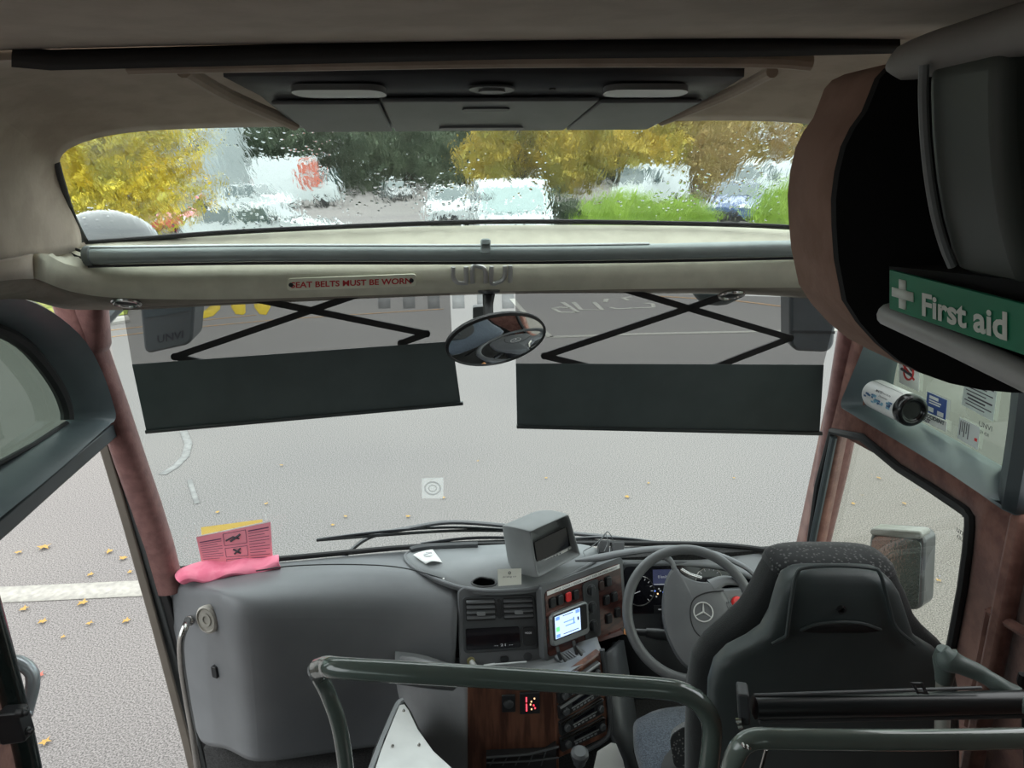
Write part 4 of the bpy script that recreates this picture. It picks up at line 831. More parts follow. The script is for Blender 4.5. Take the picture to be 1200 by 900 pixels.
# tray bits
qk = Q(PZ(484,651,1.10), PZ(507,643,1.10), PZ(519,658,1.10), PZ(499,663,1.10)); t = thing('paper_slip', 'curled white slip with a circular stamp lying in the dash tray', 'paper', qk.p(.5,.5))
rows = [[qk.p(i/6, j/4, .012*math.cos((i/6-.3)*3)*(.4+.6*j/4)) for i in range(7)] for j in range(5)]; g = G(); g.grid(rows); obj('sheet', g, paper, t, solid=.0006)
g = G(); qk.ring(g,.5,.5,.017,.0008,.014,24); qk.ring(g,.5,.5,.012,.0006,.014,20); qk.box(g,.3,.42,.7,.48,.0135,.0145); obj('stamp', g, mat('faint_ink',(.35,.35,.37),.8), t)
qd = Q(P(583,667,2.19), P(611,666,2.19), P(611,685,2.16), P(584,687,2.16)); t = thing('business_card', 'pale card with a small emblem leaning against the screen pod', 'card', qd.p(.5,1))
g = G(); qd.box(g,0,0,1,1,0,.001); obj('card', g, mat('ivory_card',(.55,.55,.49),.6), t)
g = G(); qd.ring(g,.5,.25,.004,.0012,.0015,14); obj('emblem', g, ink, t); text('lettering', qd, 'driving co.', ink, t, .2,.42,.8,.56, w=.0015)
g = G(); pts = [PZ(*p, 1.095) for p in ((553,682),(562,677),(572,678),(580,680),(580,686),(566,688),(556,686))]; g.tube(cat(pts, 3, True), .004, 8, closed=True); g.add([p for p in cat(pts, 3, True)], [tuple(range(21))]); tag(obj('key_fob', g, rubber), 'black strap fob lying in the dash tray before the card', 'key fob')
t = thing('dash_device', 'small black device with loose wires behind the instrument hood', 'device', PZ(715,640,1.12))
qx = Q(P(702,633,2.42), P(732,634,2.42), P(731,648,2.38), P(702,648,2.38)); g = G(); qx.box(g,0,0,.42,1,-.04,0); qx.box(g,.52,.1,1,.95,-.04,0); obj('case', g, blackp, t, bevel=.003)
g = G(); g.tube(cat(PP([(686,652,2.36),(684,646,2.38),(694,640,2.38),(706,630,2.38),(712,623,2.38),(717,630,2.38),(720,640,2.38)]), 6), .0018, 6); g.tube(cat(PP([(700,640,2.38),(709,625,2.40),(712,636,2.38),(708,646,2.36)]), 6), .0015, 6); obj('wire', g, plastic_l, t)
# pink cloth and card
t = thing('pink_cloth', 'bright pink cloth bunched on the left end of the dash', 'cloth', P(265,680,2.3))
rows = []
rb_ = [(207,672,2.33),(230,660,2.37),(262,658,2.38),(295,655,2.38),(326,653,2.38)]; rm_ = [(206,680,2.28),(232,668,2.30),(262,667,2.31),(296,664,2.31),(328,660,2.32)]; rf_ = [(210,684,2.24),(236,681,2.25),(264,678,2.25),(298,672,2.27),(328,668,2.29)]
g = G(); A1 = cat(PP(rb_), 4); A2 = [p+Vector((0,0,.015+.01*math.sin(i*1.3))) for i, p in enumerate(cat(PP(rm_), 4))]; A3 = [p+Vector((0,.0,.012*math.sin(i*.9)+.006)) for i, p in enumerate(cat(PP(rf_), 4))]; A4 = [p+Vector((0,.03,-.03)) for p in A3]
g.loft([A1, [a.lerp(b_, .5)+Vector((0,0,.018)) for a, b_ in zip(A1, A2)], A2, A3, A4]) if False else g.grid([A1, [a.lerp(b_, .5)+Vector((0,0,.012)) for a, b_ in zip(A1, A2)], A2, [a.lerp(b_,.5)+Vector((0,-.008,.004)) for a, b_ in zip(A2, A3)], A3, A4])
obj('cloth', g, pinkc, t, sub=1, solid=.004)
qp = Q(P(230,629,2.365), P(317,611,2.385), P(320,658,2.36), P(237,662,2.34)); t = thing('pink_card', 'pink printed instruction card propped against the windscreen', 'card', qp.p(.5,1))
g = G(); qp.box(g,0,0,1,1,0,.001); obj('card', g, pinkp, t)
g = G(); qp.box(g,0,-.02,1,.015,0,.0015); obj('white_edge', g, paper, t)
dkp = mat('plum_ink', (.12,.04,.10), .7)
for (u0, u1, v0, k_) in ((.03,.32,.20,9),(.69,.97,.12,12)):
    for k in range(k_):
        g = G(); vv_ = v0+k*.075; hh = .03 if k == 0 else .012
        if vv_ < .93: qp.box(g,u0,vv_,u1-(.06 if k % 3 == 2 else 0),vv_+hh,.001,.0016); obj('print_line', g, dkp, t)
for (v0, v1) in ((.08,.45),(.52,.80),(.86,1.0)):
    g = G(); 
    for e in ((.35,v0,.66,v0+.012),(.35,v1-.012,.66,v1),(.35,v0,.355,v1),(.655,v0,.66,v1)): qp.box(g,*e,.001,.0016)
    obj('picture_frame', g, dkp, t)
g = G(); g.tube([qp.p(.38,.30,.002),qp.p(.48,.22,.002),qp.p(.56,.30,.002)], .003, 6); g.tube([qp.p(.44,.34,.002),qp.p(.58,.18,.002)], .0035, 6); g.tube([qp.p(.46,.58,.002),qp.p(.56,.72,.002)], .003, 6); g.tube([qp.p(.56,.58,.002),qp.p(.47,.72,.002)], .003, 6); obj('pictogram', g, ink, t)
# clear holder with faded yellow sheet
qy = Q(P(232,613,2.40), P(310,604,2.42), P(312,625,2.41), P(234,640,2.39)); t = thing('clear_wallet', 'clear plastic wallet with faded yellow sheet behind the pink card', 'wallet', qy.p(.5,1))
g = G(); qy.box(g,.04,.2,.96,1.1,-.001,0); obj('yellow_sheet', g, clear('faded_yellow', (.86,.76,.50), .01, .35, (.95,.75,.3), -1), t)
g = G(); g.tube([qy.p(-.05,0,.002), qy.p(.02,1.2,.002)], .0012, 6); g.tube([qy.p(1.02,-.05,.002), qy.p(1.06,1.9,.002)], .0012, 6); obj('clear_edge', g, paper, t)
# sticker discs on the windscreen
for (px, py, lb) in ((507,572,'round faded permit disc stuck low on the windscreen'),):
    q = Q(P(px-14,py-13,2.43), P(px+14,py-14,2.43), P(px+14,py+13,2.45), P(px-14,py+13,2.45)); t = thing('permit_disc', lb, 'sticker', q.p(.5,1))
    g = G(); q.box(g,.05,.05,.95,.95,0,.001); obj('backing', g, clear('pale_backing', (.9,.9,.9), .01, .2, (.9,.9,.88), -1), t); g = G(); q.ring(g,.5,.5,.028,.003,.002,24); q.ring(g,.5,.5,.014,.002,.002,20); obj('ring_print', g, clear('pale_print', (.8,.8,.8), .01, .3, (.6,.6,.6), -1), t)
# door-side fittings on the dash
nn = (Vector(EYE)-P(243,726,2.2)).normalized(); nn = Vector((-.25,-.9,.35)).normalized()
t = thing('round_speaker', 'round beige speaker grille on the door end of the dash', 'speaker', P(243,740,2.17))
g = G(); c = P(243,726,2.13); R_ = Matrix.Identity(3); xx = Vector((.75,-.5,0)).normalized(); yy = Vector((0.05,-.05,1)).normalized(); nv = xx.cross(yy)
if nv.dot(Vector(EYE)-c) < 0: nv = -nv
def disc2(rr2, h, k=.8): return [c+Vector(RT)*math.cos(a)*rr2*k+(Vector(UP)-Vector(RT)*.18)*math.sin(a)*rr2*1.1+nn*h for a in [2*math.pi*i/28 for i in range(28)]]
g.loft([disc2(.042,-.02),disc2(.042,.004),disc2(.036,.010),disc2(.032,.004)]); obj('rim', g, mat('beige_plastic',(.38,.36,.32),.5), t)
g = G(); g.loft([disc2(.031,.002),disc2(.031,.006),disc2(.02,.006),disc2(.019,.010),disc2(.012,.010),disc2(.011,.006)]); obj('grille', g, mat('beige_grille',(.30,.285,.25),.6), t)
t = thing('entrance_grab_rail', 'curved steel grab rail on the door end of the dash', 'handrail', P(235,895,2.15))
g = G(); g.tube(PP([(220,727,2.20),(217,735,2.12),(212,752,2.10),(213,780,2.11),(219,820,2.12),(226,860,2.12),(236,930,2.12)]), .0115, 14, smooth=6); obj('tube', g, chrome, t)
g = G(); c = P(221,728,2.215); g.lathe(c, nn, [(.018,-.01),(.018,.0),(.012,.006)], 16); obj('flange', g, chrome, t)
q = Q(P(249,779,2.16),P(255,781,2.15),P(257,794,2.145),P(251,792,2.155)); g = G(); q.rbox(g,0,0,1,1,-.01,.010,.2); tag(obj('door_button', g, blackp, bevel=.002), 'tiny black switch on the door end of the dash below the speaker', 'switch')

# ------------------------------------------------------------------ lower console
t = thing('centre_console', 'grey centre console with walnut panel and stacked radios', 'console', P(600,890,1.9)); CON = t
# top shelf
tp = [P(463,764,2.16),P(500,770,2.12),P(540,783,2.10),P(600,782,2.10),P(642,774,2.08),P(690,755,2.12),P(703,756,2.10),P(705,768,2.05),P(655,792,1.96),P(560,797,1.94),P(470,792,2.0)]
bk_ = cat(PP([(463,763,2.17),(500,769,2.16),(538,779,2.155),(590,778,2.155),(641,771,2.14),(675,762,2.14),(702,754,2.12)]), 4)
ft_ = cat(PP([(463,792,2.05),(500,797,2.02),(538,800,1.96),(590,800,1.95),(650,794,1.95),(680,780,2.0),(706,766,2.05)]), 4)
g = G(); g.grid([[p+Vector((0,.03,0)) for p in bk_], bk_, ft_, [p+Vector((0,.01,-.035)) for p in ft_]]); obj('top_shelf', g, plastic_l, t, solid=.006, soff=-1)
# rounded left flank
A_ = [(464,766,2.15),(466,800,2.13),(470,820,2.10),(480,850,2.05),(500,880,2.0),(520,905,1.97)]
B_ = [(500,774,2.06),(500,800,2.05),(505,825,2.03),(512,855,2.0),(524,885,1.97),(535,910,1.96)]
C_ = [(530,784,1.98),(535,805,1.97),(538,830,1.965),(540,858,1.96),(545,888,1.95),(550,915,1.95)]
D_ = [(552,795,1.94),(552,812,1.94),(552,835,1.94),(552,860,1.94),(552,890,1.94),(553,920,1.94)]
g = G(); g.grid([cat(PP(r), 3) for r in (A_, B_, C_, D_)]); obj('left_flank', g, mat('satin_grey_plastic',(.26,.265,.27),.45,bump=.1,bscale=700), t, sub=1, solid=.012, soff=0)
qf = Q(P(548,796,1.935), P(652,790,1.94), P(655,900,1.93), P(548,903,1.93))
g = G(); qf.box(g,0,0,1,1.05,-.02,0); obj('walnut_panel', g, wood, t, bevel=.002)
g = G(); qf.box(g,.38,.18,.53,.36,0,.006); sq = obj('socket_plate', g, blackp, t, bevel=.002); g = G(); qf.disc(g,.455,.27,.016,.006,.012,18,top=.7); obj('round_socket', g, charcoal, sq)
g = G(); qf.box(g,.58,.16,.80,.38,0,.010); hu = obj('heater_timer', g, blackp, t, bevel=.002)
for (u0,v0,u1,v1,m) in ((.645,.20,.66,.25,lit_r),(.645,.27,.66,.345,lit_r),(.70,.24,.715,.255,lit_y),(.735,.21,.75,.225,lit_y),(.69,.27,.705,.285,lit_y),(.725,.28,.74,.295,lit_r),(.70,.32,.715,.335,lit_y),(.74,.31,.755,.325,lit_r)):
    g = G(); qf.box(g,u0,v0,u1,v1,.010,.011); obj('indicator', g, m, hu)
g = G(); g.prism([P(570,887,1.90),P(640,884,1.90),P(652,876,1.90),P(652,880,1.90),P(652,915,1.90),P(570,915,1.90)], (0,.03,0)); nb = obj('storage_net', g, rubber, t)
g = G(); g.tube(PP([(570,888,1.885),(620,884,1.885),(655,875,1.885)]), .004, 6); g.tube(PP([(570,894,1.885),(620,892,1.885),(655,888,1.885)]), .003, 6)
for k in range(5): g.tube(PP([(580+k*15,888-k*2,1.885),(574+k*15,897,1.885)]), .002, 6)
obj('net_rim', g, charcoal, nb)
# radio face angled toward the driver
qr = Q(P(651,806,1.93), P(703,768,2.03), P(712,858,1.98), P(656,884,1.92))
g = G(); qr.box(g,-.02,-.02,1.05,1.06,-.03,-.002); obj('radio_surround', g, wood, t, bevel=.004)
g = G(); g.tube([qr.p(1.06,-.05,0), qr.p(1.08,.5,0), qr.p(1.06,.95,0), qr.p(.9,1.08,0), qr.p(.3,1.12,0)], .009, 8, smooth=4); obj('console_edge', g, charcoal, t)
for k, v0 in enumerate((.03,.26,.50,.745)):
    g = G(); qr.rbox(g,.01,v0,.93,v0+.20,-.002,.012,.08); rd = obj('radio', g, blackp, t, bevel=.002)
    g = G(); qr.box(g,.02,v0+.004,.92,v0+.022,.012,.018); obj('face_lip', g, chrome if k > 1 else plastic_l, rd)
    g = G(); qr.box(g,.28,v0+.06,.72,v0+.10,.012,.0135); obj('display', g, screen_dk, rd)
    g = G(); qr.box(g,.26,v0+.12,.78,v0+.132,.012,.014)
    for j in range(6): qr.box(g,.28+j*.08,v0+.15,.33+j*.08,v0+.17,.012,.014)
    obj('key_row', g, plastic_l, rd)
    for u in (.13,.85):
        g = G(); qr.disc(g,u,v0+.11,.012,.012,.022,16,top=.85); obj('knob', g, charcoal, rd)
# side of console toward the driver footwell
g = G(); g.grid([PP([(712,765,2.10),(716,860,2.0),(740,905,1.95)]), PP([(728,750,2.26),(745,850,2.25),(765,905,2.2)])]); obj('driver_flank', g, charcoal, t, solid=.02)
# silver step plates
t = thing('kick_plate', 'silver triangular screwed plate left of the walnut panel', 'plate', P(485,890,1.8))
tri = PP([(x, y, 1.93-(y-826)*.0042) for x, y in ((468,826),(474,825),(479,832),(490,855),(508,880),(530,900),(545,912),(436,912),(446,880),(460,845))])
nrm = (tri[0]-tri[6]).cross(tri[7]-tri[6]).normalized()
if nrm.z < 0: nrm = -nrm
g = G(); g.prism(tri, -nrm*.006); obj('plate', g, silver, t, bevel=.002)
for (px, py) in ((473,834),(460,875),(491,874)):
    g = G(); g.lathe(P(px,py,1.93-(py-826)*.0042), nrm, [(.005,-.012),(.005,.004),(.002,.009)], 10); obj('screw', g, chrome, t)
t = thing('engine_cover', 'dark carpeted cover edge behind the silver plate', 'cover', P(450,890,1.85))
g = G(); g.prism(PP([(x, y, 1.96-(y-826)*.0042) for x, y in ((462,822),(474,820),(482,832),(500,870),(545,925),(425,925),(436,880))]), (0,.05,-.3)); obj('carpet_block', g, carpet, t, bevel=.01)
g = G(); g.tube(PP([(x, y, 1.95-(y-826)*.0042) for x, y in ((430,915),(448,868),(465,828),(472,821))]), .010, 8, smooth=4); obj('piping', g, plastic_l, t)
t = thing('floor_plate', 'silver floor plate beside the gear lever', 'plate', P(715,890,1.8))
g = G(); pl = PP([(700,880,1.80),(716,870,1.84),(722,871,1.84),(730,890,1.80),(738,925,1.74),(690,925,1.74)]); g.prism(pl, (0,0,-.01)); obj('plate', g, silver, t, bevel=.002)
g = G(); g.lathe(P(717,875,1.835), (0,-.5,.8), [(.006,-.005),(.006,.004),(.002,.006)], 10); obj('screw', g, chrome, t)
t = thing('gear_lever', 'black gear lever knob rising beside the console', 'gear lever', P(680,900,1.72))
g = G(); g.tube(PP([(678,930,1.70),(679,893,1.73)]), .010, 10); obj('stick', g, blackp, t)
c = P(679,886,1.72); g = G(); g.lathe(c-Vector((0,0,.03)), (0,-.15,1), [(.014,0),(.018,.006),(.019,.02),(.024,.03),(.027,.04),(.026,.05),(.018,.057)], 20); obj('knob', g, charcoal, t)

# instrument cluster
t = thing('instrument_cluster', 'dark instrument cluster behind the steering wheel', 'instrument panel', P(800,740,2.32))
qi = Q(P(727,660,2.375), P(892,656,2.42), P(888,742,2.33), P(732,742,2.30))
g = G(); qi.rbox(g,0,0,1,1,-.04,0,.1); obj('housing', g, charcoal, t, bevel=.006)
g = G(); qi.rbox(g,.02,.05,.97,.72,0,.003,.12); obj('face', g, screen_dk, t)
for (u, v, r_) in ((.125,.40,.055),(.62,.28,.055)):
    g = G(); qi.ring(g,u,v,r_,.002,.004,36); dl = obj('dial', g, chrome, t)
    g = G()
    for k in range(13):
        a = math.radians(225-k*22.5); xx = (qi.c[1]-qi.c[0]).normalized(); yy = -(qi.n.cross(xx)) if (qi.n.cross(xx)).z < 0 else qi.n.cross(xx); o_c = qi.p(u,v,.004); d_ = xx*math.cos(a)+yy*math.sin(a)
        g.tube([o_c+d_*r_*.78, o_c+d_*r_*.92], .0012, 5)
    a = math.radians(200); d_ = xx*math.cos(a)+yy*math.sin(a); g.tube([o_c, o_c+d_*r_*.8], .0014, 5); obj('scale', g, lit_w, dl)
g = G(); qi.box(g,.22,.10,.36,.32,.003,.005); dp = obj('trip_display', g, displ, t); text('display_print', qi, '0 km/h', lit_w, dp, .255,.18,.32,.22, w=.0056); g = G(); qi.box(g,.345,.13,.352,.3,.005,.006); qi.box(g,.225,.30,.36,.31,.005,.006); obj('display_line', g, lit_w, dp)
for k, (u, v, m) in enumerate(((.23,.40,lit_b),(.25,.44,lit_y),(.27,.40,lit_w),(.29,.42,lit_b),(.26,.37,lit_w),(.31,.41,lit_b),(.24,.48,lit_w))):
    g = G(); qi.disc(g,u,v,.003,.003,.0045,8); obj('warning_light', g, m, t)
g = G(); qi.box(g,.22,.60,.36,.72,.003,.006); kk = obj('key_strip', g, blackp, t); g = G(); qi.box(g,.25,.65,.27,.665,.006,.007); qi.box(g,.30,.65,.32,.665,.006,.007); obj('key_mark', g, lit_w, kk)
# lower dash behind the column
g = G(); g.grid([PP([(725,745,2.30),(800,742,2.32),(900,735,2.34)]), PP([(730,800,2.34),(800,800,2.36),(905,800,2.36)]), PP([(735,910,2.40),(800,910,2.40),(905,910,2.40)])]); obj('knee_panel', g, blackp, DASH, solid=.02)
g = G(); g.lathe(P(722,759,2.26), (0,-1,.3), [(.016,-.02),(.016,.004),(.008,.004),(.006,-.006)], 18); obj('ignition_lock', g, charcoal, DASH)
g = G(); q = Q(P(840,692,2.28),P(890,688,2.30),P(890,734,2.24),P(840,734,2.22)); q.rbox(g,0,0,1,1,-.06,0,.2); pk = obj('side_switch_panel', g, plastic, DASH, bevel=.006)
g = G(); q.disc(g,.46,.36,.022,0,.012,20,top=.8); obj('parking_brake_button', g, redp, pk)
g = G(); q.ring(g,.46,.38,.014,.0015,.0125,20); obj('button_ring', g, redm, pk)
# steering wheel
C0 = P(808,718,2.06); k_ = (C0-Vector(EYE)).length/F
nw = (Vector(EYE)-C0).normalized(); nw = (nw+Vector((0.12,0,.10))).normalized()
ux = (Vector(RT)-nw*Vector(RT).dot(nw)).normalized(); uy = nw.cross(ux)
if uy.z < 0: uy = -uy
def Wp(px, py, h=0): return C0+ux*((px-808)*k_)+uy*((718-py)*k_)+nw*h
t = thing('steering_wheel', 'large grey steering wheel with a three-pointed star on its hub', 'steering wheel', C0)
g = G(); g.tube([C0+ux*math.cos(a)*67*k_+uy*math.sin(a)*68*k_ for a in [2*math.pi*i/64 for i in range(64)]], .0172, 14, closed=True, flat=.9); obj('rim', g, mat('wheel_leather',(.10,.104,.107),.42,bump=.15,bscale=800), t)
hubo = [(797,668),(803,676),(818,684),(836,686),(845,690),(851,702),(857,717),(853,742),(840,766),(818,778),(800,774),(788,758),(780,735),(779,712),(783,690),(789,676)]
def hub(sc_, h): 
    cx, cy = 820, 724; return cat([Wp(cx+(x-cx)*sc_, cy+(y-cy)*sc_, h) for x, y in hubo], 3, True)
g = G(); g.loft([hub(.8,-.09),hub(.97,-.05),hub(1,-.015),hub(.95,.006),hub(.8,.014),hub(.4,.017),hub(.05,.017)]); hb = obj('hub_pad', g, mat('hub_plastic',(.115,.119,.124),.45,bump=.08,bscale=700), t, ang=50)
def spoke(pts, rad, fl=.5):
    g = G(); g.tube(cat([Wp(*p) for p in pts], 5), rad, 12, flat=fl); obj('spoke', g, MATS['hub_plastic'], t)
spoke([(786,656,-.01),(794,663,-.015),(797,675,-.015),(800,690,-.01)], [.020,.014,.016,.03]); spoke([(874,692,-.01),(868,687,-.012),(850,684,-.01),(834,690,-.008)], [.018,.016,.022,.03]); spoke([(846,783,-.012),(836,768,-.015),(826,750,-.012)], [.018,.018,.03])
spoke([(738,742,-.01),(760,740,-.018),(782,736,-.02)], [.001,.001,.001]) if False else None
g = G(); g.tube(cat([Wp(803,672,.004),Wp(812,678,.012),Wp(824,682,.012)], 4), .008, 8, flat=.5); obj('spoke_buttons', g, chrome, t)
pad = [(812,690),(830,694),(846,702),(850,712),(848,732),(838,744),(822,748),(810,740),(805,722),(806,704)]
g = G(); g.tube(cat([Wp(x,y,.0165) for x,y in [(846,696),(826,698),(812,706),(808,722),(812,738),(826,750)]], 5), .0022, 6); obj('horn_seam', g, rubber, hb)
g = G(); cs = Wp(822,718,.018); R1 = 10*k_
g.tube([cs+ux*math.cos(a)*R1+uy*math.sin(a)*R1 for a in [2*math.pi*i/32 for i in range(32)]], .0022, 8, closed=True)
for a in (85,205,325): a = math.radians(a); g.tube([cs, cs+(ux*math.cos(a)+uy*math.sin(a))*R1], [.0035,.0012], 6)
obj('star_emblem', g, silver, hb)
qa = Q(Wp(846,706,.014),Wp(853,704,.014),Wp(856,722,.014),Wp(849,724,.014)); text('hub_print', qa, 'SRS', ink, hb, .1,.1,.9,.9)
g = G(); g.tube([C0-nw*.06, C0-nw*.25+Vector((0,.05,-.05))], .06, 18); obj('column', g, blackp, t)
t = thing('indicator_stalk', 'black indicator stalk with an orange lit tip left of the wheel', 'lever', P(745,745,2.15))
g = G(); g.tube(PP([(790,745,2.12),(770,743,2.13),(757,741,2.14)]), [.018,.020,.016], 12, smooth=4); g.tube(PP([(757,741,2.12),(735,740,2.12)]), .011, 12); obj('lever', g, blackp, t)
g = G(); g.lathe(P(735,740,2.12), P(727,740,2.12)-P(735,740,2.12), [(.011,-.002),(.0115,.006),(.009,.010)], 16); obj('tip', g, orange, t)
g = G(); g.prism(PP([(700,750,2.2),(728,738,2.18),(731,743,2.17),(703,752,2.19)]), (0,.01,0)); obj('lower_trim', g, woodr, DASH)

# ------------------------------------------------------------------ driver's seat
t = thing('driver_chair', 'high-backed dark driver seat with patterned fabric in front of the wheel', 'seat', P(960,1000,1.3))
def rowbody(rows, Yc, dep, ex=.45, front=1.0):
    g = G(); loops = []
    for (py, xl, xr, dd) in rows:
        a, b_ = P(xl,py,Yc), P(xr,py,Yc); c = (a+b_)/2; h = (b_-a)/2; lp = []
        for i in range(36):
            th = 2*math.pi*i/36; cx = math.copysign(abs(math.cos(th))**ex, math.cos(th)); sy = math.copysign(abs(math.sin(th))**ex, math.sin(th))
            lp.append(c+h*cx+Vector((0,1,0))*sy*dep*dd)
        loops.append(lp)
    return g.loft(loops)
sh = rowbody([(664,945,1012,.3),(668,928,1030,.75),(676,918,1040,1),(690,912,1049,1),(720,903,1059,1),(738,893,1065,1),(750,876,1078,1),(762,852,1098,1),(776,838,1108,1),(800,831,1113,1),(860,829,1116,1),(960,829,1117,1)], 1.25, .035)
obj('back_shell', sh, seatsh, t, ang=60)
fb = rowbody([(647,925,1018,.3),(650,908,1033,.7),(657,899,1041,.9),(670,892,1046,1),(690,882,1056,1),(712,868,1064,1),(730,848,1078,1),(748,826,1098,1),(768,812,1110,1),(800,806,1117,1),(860,804,1119,1),(960,804,1119,1)], 1.35, .06, .6)
obj('backrest', fb, seatfab, t, ang=60)
hb_ = rowbody([(646,925,1018,.3),(648.5,908,1033,.8),(654,900,1040,1),(661,897,1043,1)], 1.35, .064, .6); obj('headrest_band', hb_, seatpat, t)
Ys = 1.21
g = G(); g.tube(cat(PP([(922,745,Ys),(928,700,Ys),(934,672,Ys),(945,665,Ys+.005),(985,663,Ys+.005),(1022,666,Ys+.005),(1032,674,Ys),(1042,710,Ys),(1050,735,Ys),(1072,755,Ys)]), 6), .004, 8); g.tube(cat(PP([(905,755,Ys),(918,748,Ys),(922,745,Ys)]), 4), .004, 8); obj('shell_ridge', g, seatsh, t)
g = G(); g.lathe(P(986,714,1.213), (0,-1,0), [(.009,-.004),(.009,.004),(.006,.005),(.005,-.002)], 16); obj('shell_hole', g, rubber, t)
g = G(); up_ = cat(PP([(938,739,Ys+.002),(955,732,Ys),(986,729,Ys),(1012,731,Ys),(1032,738,Ys+.002)]), 4); dn_ = cat(PP([(938,740,Ys+.002),(960,741,Ys+.004),(986,741,Ys+.004),(1012,741,Ys+.004),(1032,739,Ys+.002)]), 4)
g.grid([up_, dn_]); obj('pull_slot', g, rubber, t, solid=.003)
g = G(); g.tube(up_, .0035, 8); obj('slot_lip', g, seatsh, t)
cu = G(); loops = []
for (px, py, Y, w_, h_) in ((752,880,1.95,.02,.01),):
    pass
CU = PZ(752,885,.80); CU = Vector((CU.x+.25, 1.62, .735))
g = G(); lo = []
for i, (yy_, s_) in enumerate(((-.32,.8),(-.25,.98),(0,1),(.20,1),(.28,.94),(.31,.75))):
    lp = []
    for k in range(28):
        th = 2*math.pi*k/28; cx = math.copysign(abs(math.cos(th))**.55, math.cos(th)); sz = math.copysign(abs(math.sin(th))**.7, math.sin(th)); lp.append(CU+Vector((cx*.25*s_, yy_, sz*.065*s_)))
    lo.append(lp)
g.loft(lo); obj('seat_cushion', g, seatblue, t, ang=60)
g = G(); q = Q(P(784,862,1.66),P(806,848,1.66),P(806,900,1.62),P(790,900,1.62)); q.rbox(g,0,0,1,1,-.05,.004,.3); obj('side_bolster', g, seatpat, t, bevel=.01)
g = G(); g.lathe((.64,1.6,.52), (0,0,1), [(.16,0),(.16,.02),(.14,.04),(.16,.06),(.14,.08),(.16,.10),(.14,.12),(.16,.14),(.14,.16),(.16,.18),(.14,.2),(.16,.22),(.15,.30)], 28); obj('suspension_bellows', g, rubber, t)
g = G()
for k in range(4): g.tube(PP([(770,842+k*6,2.0),(790,845+k*6,1.98),(810,844+k*6,1.98)]), .008, 8)
obj('column_bellows', g, rubber, DASH)

# ------------------------------------------------------------------ rails and partition
t = thing('handrail', 'dark green enamelled handrail crossing in front of the dash', 'handrail', P(600,900,1.0))
pts = PP([(374,783,1.07),(384,781,1.045),(400,783,1.02),(480,788,1.0),(600,795,1.0),(720,803,1.0),(775,807,1.0),(800,812,1.0),(820,824,1.0),(833,845,1.0),(834,870,1.0),(828,920,1.0),(822,960,1.0)])
g = G(); g.tube(cat(pts, 6), .0175, 20); obj('top_tube', g, railm, t)
g = G(); g.tube(cat(PP([(374,783,1.07),(371,785,1.10),(374,793,1.13),(384,812,1.15),(396,845,1.15),(404,890,1.15),(408,940,1.15)]), 6), [.0175,.0165,.015,.015,.015,.015,.015], 18); obj('down_tube', g, railm, t)
t = thing('partition_rail', 'dark green tubular rail at the bottom right behind the driver seat', 'handrail', P(1020,900,.85))
pts = PP([(848,950,.85),(856,905,.85),(866,878,.85),(884,866,.85),(920,866,.85),(1000,867,.85),(1100,867,.85),(1260,864,.85)])
g = G(); g.tube(cat(pts, 6), .0155, 20); obj('tube', g, mat('grey_green_enamel', (.14,.17,.15), .16, coat=.7), t)
g = G(); g.tube(PP([(898,878,.88),(884,930,.88)]), .003, 8); obj('stay', g, chrome, t)
for (px, py) in ((872,874),(877,876)):
    g = G(); c = P(px,py,.832); g.lathe(c, (0,-1,.2), [(.003,-.004),(.003,.003),(.001,.005)], 8); obj('bolt', g, chrome, t)
# black roller tube
t = thing('partition_blind', 'black horizontal roller blind cassette behind the driver seat', 'blind', P(1000,850,1.0))
a_, b_ = P(884,829,1.0), P(1210,822,1.0); dd = (b_-a_).normalized()
g = G(); g.tube([a_, b_], .0195, 20); obj('cassette', g, mat('satin_black',(.016,.019,.02),.3), t)
g = G(); g.tube([a_+Vector((0,.006,.020)), P(1150,806,1.0)], .003, 8); obj('top_bead', g, plastic, t)
g = G(); g.tube([P(890,845,1.0), P(1215,838,1.0)], .005, 8); obj('pull_bar', g, charcoal, t)
q = Q(P(864,812,.99),P(878,814,.985),P(879,850,.985),P(866,848,.99)); g = G(); q.rbox(g,0,0,1,1,-.03,.004,.25); obj('end_bracket', g, charcoal, t, bevel=.003)
g = G(); g.tube([q.p(.2,.75,.01), q.p(-.3,.78,.01)], .004, 8); g.tube([q.p(.3,.9,.01), q.p(-.1,.95,.01)], .005, 8); obj('bracket_pin', g, chrome, t)
g = G(); q = Q(P(1066,799,.98),P(1080,799,.98),P(1086,812,.975),P(1074,812,.975)); q.box(g,0,0,1,.25,0,.004); q.box(g,0,.8,1,1,0,.004); q.box(g,0,0,.25,1,0,.004); q.box(g,.75,0,1,1,0,.004); obj('buckle', g, charcoal, t, bevel=.001)
